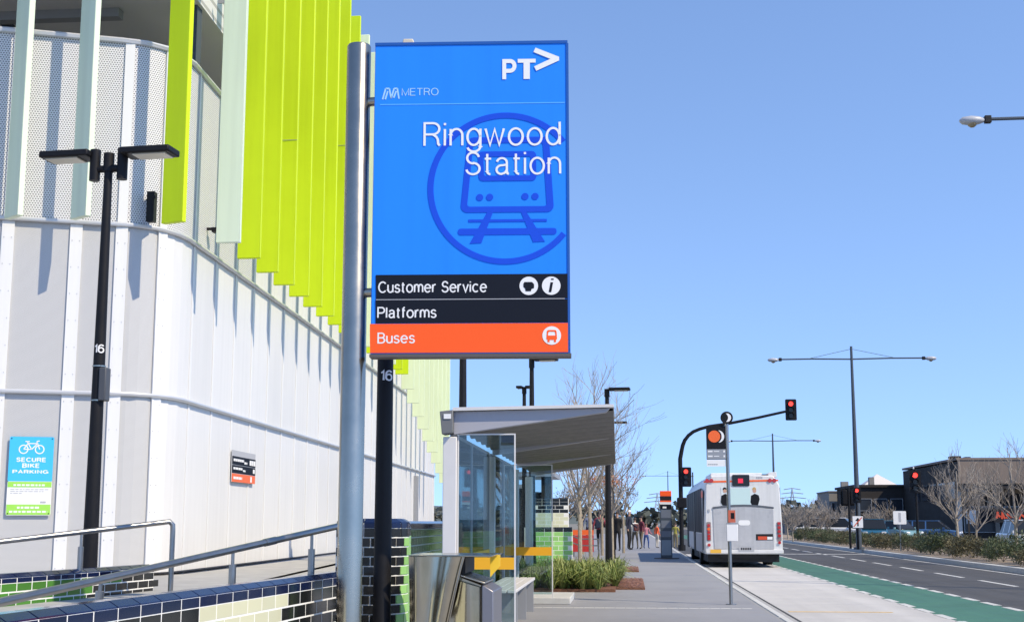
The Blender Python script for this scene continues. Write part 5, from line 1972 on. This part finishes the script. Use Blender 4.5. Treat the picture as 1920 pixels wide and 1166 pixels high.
# ================================================================== CARS BEYOND THE MEDIAN
def car(label, px, Y, paint, L=4.3, W_=1.75, H_=1.45, van=False, rz=0.0):
    x = atY(px, 1010, Y).x
    t = thing('parked_car', label, 'car', (x, Y, ROAD), rz)
    hb = H_ * .58
    side = [(-L / 2, .28), (-L / 2 + .05, hb * .95), (-L / 2 + .25, hb + .02), (L / 2 - 1.0, hb), (L / 2 - .2, hb * .86), (L / 2, hb * .6), (L / 2 - .02, .26)]
    MB().ext(side, lambda u, v, d: (u, d, v), -W_ / 2, W_ / 2).build('body', paint, t, bevel=.07, seg=3)
    a, b = (-L / 2 + .12, L / 2 - .9) if van else (-L / 2 + .45, L / 2 - 1.25)
    c = MB()
    wi = W_ / 2 - .08
    wt = W_ / 2 - .25
    c.add([(a, -wi, hb), (b + .45, -wi, hb), (b + .45, wi, hb), (a, wi, hb), (a + .28, -wt, H_ - .04), (b - .25, -wt, H_ - .04), (b - .25, wt, H_ - .04), (a + .28, wt, H_ - .04)],
          [(0, 3, 2, 1), (4, 5, 6, 7), (0, 1, 5, 4), (1, 2, 6, 5), (2, 3, 7, 6), (3, 0, 4, 7)])
    c.build('glasshouse', M_glassdark, t, bevel=.03)
    MB().box(a + .26, b - .23, -wt - .01, wt + .01, H_ - .05, H_).build('roof', paint, t, bevel=.02)
    for s in (-1, 1):
        pil = MB()
        for xx in (a + .55, (a + b) / 2 + .15):
            pil.add([(xx, s * (wi + .004), hb), (xx + .09, s * (wi + .004), hb), (xx + .09, s * (wt + .006), H_ - .05), (xx, s * (wt + .006), H_ - .05),
                     (xx, s * (wi - .03), hb), (xx + .09, s * (wi - .03), hb), (xx + .09, s * (wt - .03), H_ - .05), (xx, s * (wt - .03), H_ - .05)],
                    [(0, 1, 2, 3), (4, 5, 6, 7), (0, 1, 5, 4), (2, 3, 7, 6), (1, 2, 6, 5), (0, 3, 7, 4)])
        pil.build('pillars', paint, t)
        for xx in (-L / 2 + .8, L / 2 - .85):
            wv = MB().cyl((xx, s * (W_ / 2 - .19), .31), (xx, s * (W_ / 2 + .01), .31), .31, n=18).build('wheel', M_rubber, t, smooth=True)
            MB().cyl((xx, s * (W_ / 2 - .02), .31), (xx, s * (W_ / 2 + .02), .31), .18, n=14).build('rim', M_steel, wv, smooth=True)
        MB().box(L / 2 - .16, L / 2 - .03, s * W_ * .34 - .15, s * W_ * .34 + .15, hb * .66, hb * .8).build('headlight', M_white, t, bevel=.02)
        MB().box(-L / 2 - .01, -L / 2 + .05, s * W_ * .38 - .1, s * W_ * .38 + .1, hb * .66, hb * .9).build('tail_light', M_redlens, t)
        MB().box(b + .05, b + .2, s * (W_ / 2 + .02) - .06, s * (W_ / 2 + .02) + .06, hb + .02, hb + .14).build('mirror', paint, t)
    return t


P_teal = mat('car_teal', (.015, .10, .17), .25, coat=.6)
P_blue = mat('car_blue', (.05, .12, .26), .25, coat=.6)
P_white = mat('car_white', (.70, .70, .69), .25, coat=.6)
P_pale = mat('car_pale_aqua', (.16, .30, .32), .25, coat=.6)
P_navy = mat('car_navy', (.02, .035, .10), .25, coat=.6)
car('white station wagon parked beyond the median bushes right of the bus', 1555, 100, P_white, L=4.8, H_=1.65, van=True, rz=R(-18))
car('bright teal hatchback parked behind the bushes beside the white sign', 1640, 92, P_teal, L=4.0, H_=1.55, rz=R(-100))
car('pale aqua car parked right of the teal hatchback', 1678, 98, P_pale, rz=R(-60))
car('mid blue car parked under the balcony building behind the white sign', 1706, 104, P_blue, rz=R(-90))
car('steel blue car parked right of the big red signal post', 1745, 98, P_blue, rz=R(-20))
car('dark navy car parked left of the teal hatchback', 1606, 110, P_navy, rz=R(-90))
car('white car cut off by the right edge of the picture', 1928, 62, P_white, rz=R(-90))

# ================================================================== BUILDINGS ON THE RIGHT
def win(parent, x0, x1, y, z0, z1, off=0.02, fr=.05, frm=None):
    f = MB()
    f.box(x0, x0 + fr, y - off, y, z0, z1)
    f.box(x1 - fr, x1, y - off, y, z0, z1)
    f.box(x0 + fr, x1 - fr, y - off, y, z0, z0 + fr)
    f.box(x0 + fr, x1 - fr, y - off, y, z1 - fr, z1)
    o = f.build('window', frm or M_grey_metal, parent)
    MB().box(x0 + fr, x1 - fr, y - off * .5, y - .002, z0 + fr, z1 - fr).build('pane', M_glassblue, o)
    return o


YS = 112.0
xc = atY(1800, 950, YS).x
b = thing('shop_building', 'long dark shop building with a brown upper wall and red lettering at the right edge', 'building', (xc, YS, ROAD))
zr = atY(1800, 862, YS).z - ROAD
zm = atY(1800, 906, YS).z - ROAD
MB().box(0, 26, 0.25, 22, 0, zm).build('ground_storey', M_bldark, b)
for i in range(13):
    MB().box(i * 2.0 + .005, i * 2.0 + 1.995, 0, .24, zm, zr).build('wall_panel', M_blbrown, b)
MB().box(-.02, 26, 0.26, 22, zm + .002, zr - .1).build('upper_storey', M_bldark, b)
MB().box(-.1, 26.1, -.06, 22, zr, zr + .18).build('parapet', M_blbrown, b)
MB().box(-.2, 26, -2.4, -.01, zm - .5, zm - .28).build('awning', M_bldark, b)
for i in range(8):
    MB().box(i * 3.2, i * 3.2 + .14, -2.3, -2.16, 0, zm - .5).build('awning_post', M_bldark, b)
for i in range(8):
    win(b, .3 + i * 3.2, 3.1 + i * 3.2, .24, .5, 2.6, off=.08)
for i in range(5):
    MB().box(-0.06, -.002, 1.2 + i * 3.4, 3.6 + i * 3.4, 3.2, 4.6).build('window', M_glassblue, b)
for i in range(9):
    MB().box(i * 2.9 - .15, i * 2.9 + .15, .10, .235, 0, zm - .3).build('pilaster', M_blgrey2 if i % 3 else M_roofwhite, b)
for i in range(6):
    MB().box(.5 + i * 3.0, 1.3 + i * 3.0, .14, .155, 1.2, 2.3).build('window_poster', (M_white, M_redsign, M_cyan)[i % 3], b)
rl = random.Random(4)
zs0 = atY(1880, 966, YS).z - ROAD
xx = atY(1852, 960, YS).x - xc
MB().box(xx - .2, xx + 6.5, -2.52, -2.42, zs0 - .55, zs0 + .55).build('fascia', M_dark, b)
while xx < atY(1925, 960, YS).x - xc:
    wd = rl.uniform(.22, .5)
    k = MB()
    bar2(k, (xx, zs0 - rl.uniform(.2, .4)), (xx + wd * .4, zs0 + rl.uniform(.2, .42)), .16, lambda u, v, d: (u, -2.53 - d, v), 0, .04)
    bar2(k, (xx + wd * .3, zs0 + .1), (xx + wd, zs0 - rl.uniform(.1, .3)), .16, lambda u, v, d: (u, -2.535 - d, v), 0, .04)
    k.build('sign_stroke', M_redsign, b)
    xx += wd + .12
ru = MB().box(-.25, .55, 1, 2.2, zr + .18, zr + .38).build('rooftop_plant', M_bldark, b, bevel=.05)
MB().box(.9, 1.3, 1, 2, zr + .18, zr + .30).build('rooftop_plant', M_bldark, b)
# side wing that runs back from the corner
xw = atY(1738, 950, 134).x - xc
b2 = thing('shop_building', 'dark two storey wing running back behind the big red signal', 'building', (xc - 3.0, YS + 22.1, ROAD))
MB().box(-1.6, 29, 0.2, 12, 0, 4.7).build('wall', M_bldark, b2)
MB().box(-1.8, 29, 0, 12.2, 4.7, 4.95).build('roof', M_bldark, b2)
for i in range(3):
    win(b2, -1.3 + i * 1.5, -.1 + i * 1.5, .2, 2.4, 3.6, off=.1)
MB().box(-1.9, 6, -1.6, .19, 2.0, 2.25).build('awning', M_bldark, b2)

# balcony building
YS = 138.0
x0 = atY(1663, 950, YS).x
x1 = atY(1742, 950, YS).x
b = thing('balcony_building', 'dark building with a brown roof strip and balconies behind the white sign', 'building', (x0, YS, ROAD))
zt_ = atY(1700, 922, YS).z - ROAD
MB().box(0, x1 - x0, .3, 10, 0, zt_ - .35).build('wall', M_bldark, b)
MB().box(-.1, x1 - x0 + .1, -.9, 10.1, zt_ - .34, zt_).build('roof', M_blbrown, b)
for i in range(4):
    win(b, .15 + i * 1.05, 1.0 + i * 1.05, .29, 2.25, 3.35, off=.1, frm=M_blgrey2)
    MB().box(.02 + i * 1.05, .09 + i * 1.05, -.85, -.75, 1.9, zt_ - .35).build('balcony_post', M_blgrey2, b)
bal = MB().box(0, x1 - x0, -.9, .29, 1.72, 1.88).build('balcony', M_blgrey, b)
MB().box(0, x1 - x0, -.9, -.86, 2.25, 2.31).build('balcony_rail', M_grey_metal, bal)
MB().box(1.7, 3.0, -.97, -.92, 1.05, 1.7).build('shop_sign', M_redsign, b)
for i in range(3):
    win(b, .2 + i * 1.4, 1.4 + i * 1.4, .29, .3, 1.4, off=.08)
ch = MB().box(1.2, 1.7, 4, 4.5, zt_, zt_ + .75).build('chimney', M_blgrey2, b)

# grey rendered blocks
YS = 142.0
def block(label, pxa, pxb, top, m, Y, wins=(), chim=()):
    xa, xb = atY(pxa, 950, Y).x, atY(pxb, 950, Y).x
    b = thing('apartment_block', label, 'building', (xa, Y, ROAD))
    z = atY((pxa + pxb) / 2, top, Y).z - ROAD
    MB().box(0, xb - xa, 0, 9, 0, z).build('wall', m, b)
    MB().box(-.08, xb - xa + .08, -.08, 9.1, z, z + .12).build('parapet', m, b)
    for (a, c, z0, z1) in wins:
        win(b, a * (xb - xa), c * (xb - xa), -.005, z0, z1, off=.06)
    for (a, wd, h) in chim:
        MB().box(a * (xb - xa), a * (xb - xa) + wd, 1.5, 2.3, z + .12, z + h).build('chimney', M_blgrey2, b)
    return b
block('dark blue grey rendered block under the pale pyramid roof', 1634, 1664, 915, M_blgrey, 142, ((.1, .35, .4, 1.6), (.6, .9, .4, 1.6)), ((.1, .5, 1.2),))
block('low grey apartment block behind the turned away signal', 1555, 1606, 922, M_blgrey2, 147, ((.08, .22, 2.0, 3.4), (.3, .44, 2.0, 3.4), (.52, .66, 2.0, 3.4), (.74, .9, 2.0, 3.4), (.1, .4, .3, 1.5), (.55, .9, .3, 1.5)), ((.56, .75, 1.15),))
block('narrow balcony block between the two grey blocks', 1607, 1633, 930, M_blbrown, 150, ((.1, .45, 1.9, 3.1), (.55, .9, 1.9, 3.1), (.1, .9, .3, 1.5)))
block('long low grey shop row behind the leafless trees', 1470, 1556, 960, M_blgrey, 165, ((.05, .2, .3, 1.5), (.25, .4, .3, 1.5), (.5, .7, .3, 1.5), (.75, .95, .3, 1.5)))
YS = 185.0
xa, xb, xm = atY(1600, 950, YS).x, atY(1720, 950, YS).x, atY(1662, 950, YS).x
b = thing('pyramid_roof_hall', 'hall with a pale pyramid roof rising behind the dark blocks', 'building', (xa, YS, ROAD))
zz0, zz1 = atY(1660, 928, YS).z - ROAD, atY(1662, 893, YS).z - ROAD
W_ = xb - xa
MB().box(.2, W_ - .2, .2, W_ - .2, 0, zz0).build('wall', M_blgrey2, b)
MB().add([(0, 0, zz0 + .01), (W_, 0, zz0 + .01), (W_, W_, zz0 + .01), (0, W_, zz0 + .01), (W_ * .48, W_ * .5, zz1 + .5)], [(0, 1, 4), (1, 2, 4), (2, 3, 4), (3, 0, 4), (3, 2, 1, 0)]).build('roof', M_roofwhite, b)

# ================================================================== BEHIND THE SHELTER: station entrance, banner, pylons
YS = 62.0
xa = atY(940, 900, YS).x
b = thing('entrance_canopy', 'dark steel entrance canopy with square columns seen under the shelter roof', 'canopy', (xa, YS, 0))
wd = atY(1040, 900, YS).x - xa
zc = atY(1000, 893, YS).z
MB().box(0, wd, 0, 5, zc, zc + .22).build('roof', M_grey_metal, b)
for px in (950, 990, 1024):
    xx = atY(px, 900, YS).x - xa
    c_ = .17 if px < 1000 else .24
    MB().box(xx - c_, xx + c_, .2, .7, 0, zc).build('column', M_bldark, b)
for i in range(7):
    xx = atY(1004 + i * 6.5, 950, YS).x - xa
    MB().box(xx, xx + .05, .05, .10, .9, 2.05).build('baluster', M_shwhite, b)
MB().box(atY(1000, 950, YS).x - xa, atY(1046, 950, YS).x - xa, .03, .12, 2.06, 2.12).build('rail', M_shwhite, b)
MB().box(.1, wd - .6, 1.0, 1.3, 0, 2.6).build('glazed_wall', M_glassblue, b)
# dark kiosk with red sign seen through the glass
YS = 52.0
xa = atY(862, 930, YS).x
b = thing('station_kiosk', 'low dark kiosk with a red sign band seen through the shelter glass', 'kiosk', (xa, YS, 0))
wd = atY(985, 930, YS).x - xa
MB().box(0, wd, 0, 3, 0, 2.5).build('wall', M_bldark, b)
MB().box(-.1, wd + .1, -.3, 3.1, 2.5, 2.65).build('roof', M_grey_metal, b)
MB().box(wd * .36, wd * .62, -.08, -.01, 1.9, 2.3).build('red_sign', M_redsign, b)
MB().box(wd * .70, wd * .82, -.08, -.01, 1.0, 2.2).build('red_poster', M_redsign, b)
MB().box(wd * .42, wd * .60, -.06, -.01, .8, 1.7).build('poster', M_white, b)
win(b, wd * .05, wd * .32, -.005, .9, 2.2)
YS = 48.0
xa = atY(1072, 1000, YS).x
b = thing('banner_board', 'red board with an orange top strip behind the slender tree trunks', 'banner', (xa, YS, 0))
wd = atY(1113, 1000, YS).x - xa
z = lambda py: atY(1090, py, YS).z
MB().box(0, wd, 0, .06, z(1034), z(1003)).build('red_panel', mat('banner_red', (.48, .03, .026), .5), b)
MB().box(0, wd, -.005, .065, z(1002.5), z(993)).build('orange_strip', M_orange, b)
for xx in (.03, wd - .09):
    MB().box(xx, xx + .06, .065, .12, 0, z(993)).build('post', M_rail, b)
# steps railing
YS = 46.0
p0, p1 = atY(1062, 1000, YS), atY(1122, 1010, YS)
base = Vector((p0.x, YS, 0))
t = thing('handrail', 'thin stainless railing in front of the red board', 'handrail', base)
for dz in (0, -.22):
    MB().tube([(0, 0, p0.z + dz), (.45, 0, p1.z + dz), (p1.x - p0.x, 0, p1.z + dz)], .022, 8).build('rail', M_steel, t, smooth=True)
for xx in (0.0, .45, p1.x - p0.x):
    MB().cyl((xx, 0, 0), (xx, 0, p1.z), .022, n=8).build('post', M_steel, t, smooth=True)

def pylon(label, px, top, Y):
    p = atY(px, 970, Y)
    h = atY(px, top, Y).z
    t = thing('power_pylon', label, 'pylon', (p.x, Y, 0))
    m = MB()
    for sx_ in (-1, 1):
        for sy_ in (-1, 1):
            m.tube([(sx_ * 1.8, sy_ * 1.8, 0), (sx_ * .35, sy_ * .35, h * .7), (0, 0, h)], .13, 4)
    for k in range(7):
        z0, z1 = h * .7 * k / 7, h * .7 * (k + 1) / 7
        w0, w1 = 1.8 - 1.45 * k / 7, 1.8 - 1.45 * (k + 1) / 7
        m.tube([(-w0, -w0, z0), (w1, -w1, z1)], .09, 4)
        m.tube([(w0, -w0, z0), (-w1, -w1, z1)], .09, 4)
    m.build('lattice', mat('pylon_steel', (.38, .42, .47), .6), t)
    for f, l in ((.74, 3.2), (.86, 2.6), (.97, 2.0)):
        MB().tube([(-l, 0, h * f), (0, 0, h * f + .3), (l, 0, h * f)], .11, 4).build('cross_arm', MATS['pylon_steel'], t)
pylon('faint lattice power pylon left of the totem', 1233, 925, 330)
pylon('faint lattice power pylon above the leafless trees', 1487, 915, 330)

# ================================================================== PEOPLE
def person(label, px, py, H_, top_c, leg_c, hair_c, face=0.0, walk=0.0, armL=(-.05, 0.0), armR=(.05, 0.0), skin=(.46, .28, .20), shoe=(.02, .02, .02), hat=None, bag=None, dark_long=False):
    p = atZ(px, py, 0)
    t = thing('person', label, 'person', (p.x, p.y, 0), face)
    s = H_ / 1.75
    V, E, Rr = [], [], []

    def vert(x, y, z, r, par=None):
        V.append((x * s, y * s, z * s))
        Rr.append(r * s)
        if par is not None:
            E.append((par, len(V) - 1))
        return len(V) - 1
    pel = vert(0, 0, .95, .125)
    wst = vert(0, 0, 1.10, .115, pel)
    chs = vert(0, -.01, 1.30, .135, wst)
    nb = vert(0, 0, 1.44, .075, chs)
    nk = vert(0, -.01, 1.50, .052, nb)
    hd = vert(0, -.02, 1.58, .075, nk)
    h2 = vert(0, -.02, 1.67, .082, hd)
    vert(0, -.01, 1.735, .05, h2)
    for sd in (-1, 1):
        st = walk * sd
        hp = vert(sd * .09, 0, .88, .092, pel)
        kn = vert(sd * .10, -st * .5 - .02, .49, .060, hp)
        an = vert(sd * .10, -st * .6 + .03, .10, .038, kn)
        vert(sd * .11, -st * .6 - .12, .035, .034, an)
        sh_ = vert(sd * .18, 0, 1.40, .062, chs)
        a = armL if sd < 0 else armR
        el = vert(sd * .23 + a[0], .02 - a[1] * .25, 1.13, .043, sh_)
        wr = vert(sd * .24 + a[0] * 1.4, -.05 - a[1], .90 + abs(a[1]) * .6, .032, el)
        vert(sd * .24 + a[0] * 1.4, -.08 - a[1] * 1.15, .81 + abs(a[1]) * .75, .036, wr)
    me = bpy.data.meshes.new('body')
    me.from_pydata(V, E, [])
    o = bpy.data.objects.new('body', me)
    COL.objects.link(o)
    md = o.modifiers.new('skin', 'SKIN')
    md.use_smooth_shade = True
    for i, d in enumerate(me.skin_vertices[0].data):
        d.radius = (Rr[i], Rr[i] * (.8 if i in (0, 1, 2) else 1.0))
        d.use_root = (i == 0)
    sb = o.modifiers.new('subdiv', 'SUBSURF')
    sb.levels = sb.render_levels = 1
    dg = bpy.context.evaluated_depsgraph_get()
    bm2 = bpy.data.meshes.new_from_object(o.evaluated_get(dg))
    bpy.data.objects.remove(o)
    for nm, c in (('skin', skin), ('top', top_c), ('trousers', leg_c), ('shoes', shoe)):
        key = 'cloth_%s_%.3f_%.3f_%.3f' % (nm, *c)
        bm2.materials.append(mat(key, c, .85, var=.12, vscale=9))
    for pl_ in bm2.polygons:
        c = pl_.center / s
        hand = abs(c.x) > .19 and c.z < .9 and c.z > .6
        if c.z > 1.48 or hand:
            pl_.material_index = 0
        elif c.z > (0.45 if dark_long else .96) or abs(c.x) > .185:
            pl_.material_index = 1
        elif c.z > .09:
            pl_.material_index = 2
        else:
            pl_.material_index = 3
        pl_.use_smooth = True
    inst('body', bm2, t)
    hm = mat('hair_%.2f_%.2f' % (hair_c[0], hair_c[1]), hair_c, .7)
    hr = MB()
    n1, n2 = 12, 6
    for j in range(n2 + 1):
        for i in range(n1):
            a, b_ = 2 * math.pi * i / n1, math.pi * .62 * j / n2
            hr.v.append((.092 * s * math.sin(b_) * math.cos(a), (.105 * math.sin(b_) * math.sin(a) + .012) * s, (1.665 + .088 * math.cos(b_)) * s))
    for j in range(n2):
        for i in range(n1):
            hr.f.append((j * n1 + i, j * n1 + (i + 1) % n1, (j + 1) * n1 + (i + 1) % n1, (j + 1) * n1 + i))
    hr.build('cap' if hat else 'hair', mat('cap_white', hat, .7) if hat else hm, t, smooth=True)
    fc = MB()
    for sd in (-1, 1):
        fc.box((sd * .034 - .012) * s, (sd * .034 + .012) * s, -.108 * s, -.098 * s, 1.625 * s, 1.64 * s)
    fc.box(-.022 * s, .022 * s, -.104 * s, -.094 * s, 1.562 * s, 1.57 * s)
    fc.build('face_features', mat('feature_dark', (.05, .03, .03), .7), t)
    MB().add([(-.014 * s, -.095 * s, 1.59 * s), (.014 * s, -.095 * s, 1.59 * s), (0, -.125 * s, 1.592 * s), (0, -.098 * s, 1.63 * s)], [(0, 1, 2), (0, 2, 3), (1, 3, 2), (0, 3, 1)]).build('nose', MATS['cloth_%s_%.3f_%.3f_%.3f' % ('skin', *skin)], t)
    if bag:
        MB().box(-.15 * s, .15 * s, .13 * s, .27 * s, 1.0 * s, 1.40 * s).build('backpack', mat('bag_%.2f' % bag[0], bag, .8), t, bevel=.04)
    return t


NAVY, BLK = (.012, .016, .035), (.012, .012, .013)
person('person in dark navy clothes with a white cap facing the totem', 1180, 1031, 1.76, NAVY, BLK, (.03, .02, .02), face=R(70), hat=(.75, .75, .74), armR=(.02, .18))
person('person in a white top and dark trousers behind the one in navy', 1191, 1029, 1.42, (.62, .62, .60), (.10, .085, .06), (.05, .03, .02), face=R(200), walk=.22, armL=(-.04, .22), bag=(.10, .03, .03))
person('person in a maroon top and khaki trousers', 1203, 1029, 1.50, (.16, .03, .045), (.16, .13, .085), (.03, .02, .015), face=R(-60), walk=.1)
person('shorter person in a pink top and blue jeans', 1212, 1028, 1.16, (.45, .18, .22), (.03, .07, .22), (.10, .05, .03), face=R(20), walk=.3, armR=(.03, .25), armL=(-.03, -.12))
person('person in a bright orange vest left of the totem', 1232, 1027, 1.18, (.80, .13, .04), (.55, .50, .42), (.05, .03, .02), face=R(120))
person('person in a yellow vest between the totem and the signal mast', 1267, 1028, 1.2, (.36, .32, .07), (.22, .18, .10), (.04, .03, .02), face=R(160))
person('person in long black clothes right of the garden lamp post', 1158, 1033, 1.66, BLK, BLK, (.05, .03, .02), face=R(-20), dark_long=True, bag=(.02, .02, .02))
person('person in a red checked top and black trousers left of the garden lamp post', 1125, 1034, 1.68, (.36, .06, .09), BLK, (.03, .02, .02), face=R(170), walk=.3, armL=(-.02, .2), bag=(.03, .04, .07))
person('person in a grey blue jacket behind the red board', 1104, 1022, 1.72, (.13, .15, .22), NAVY, (.02, .02, .02), face=R(200))
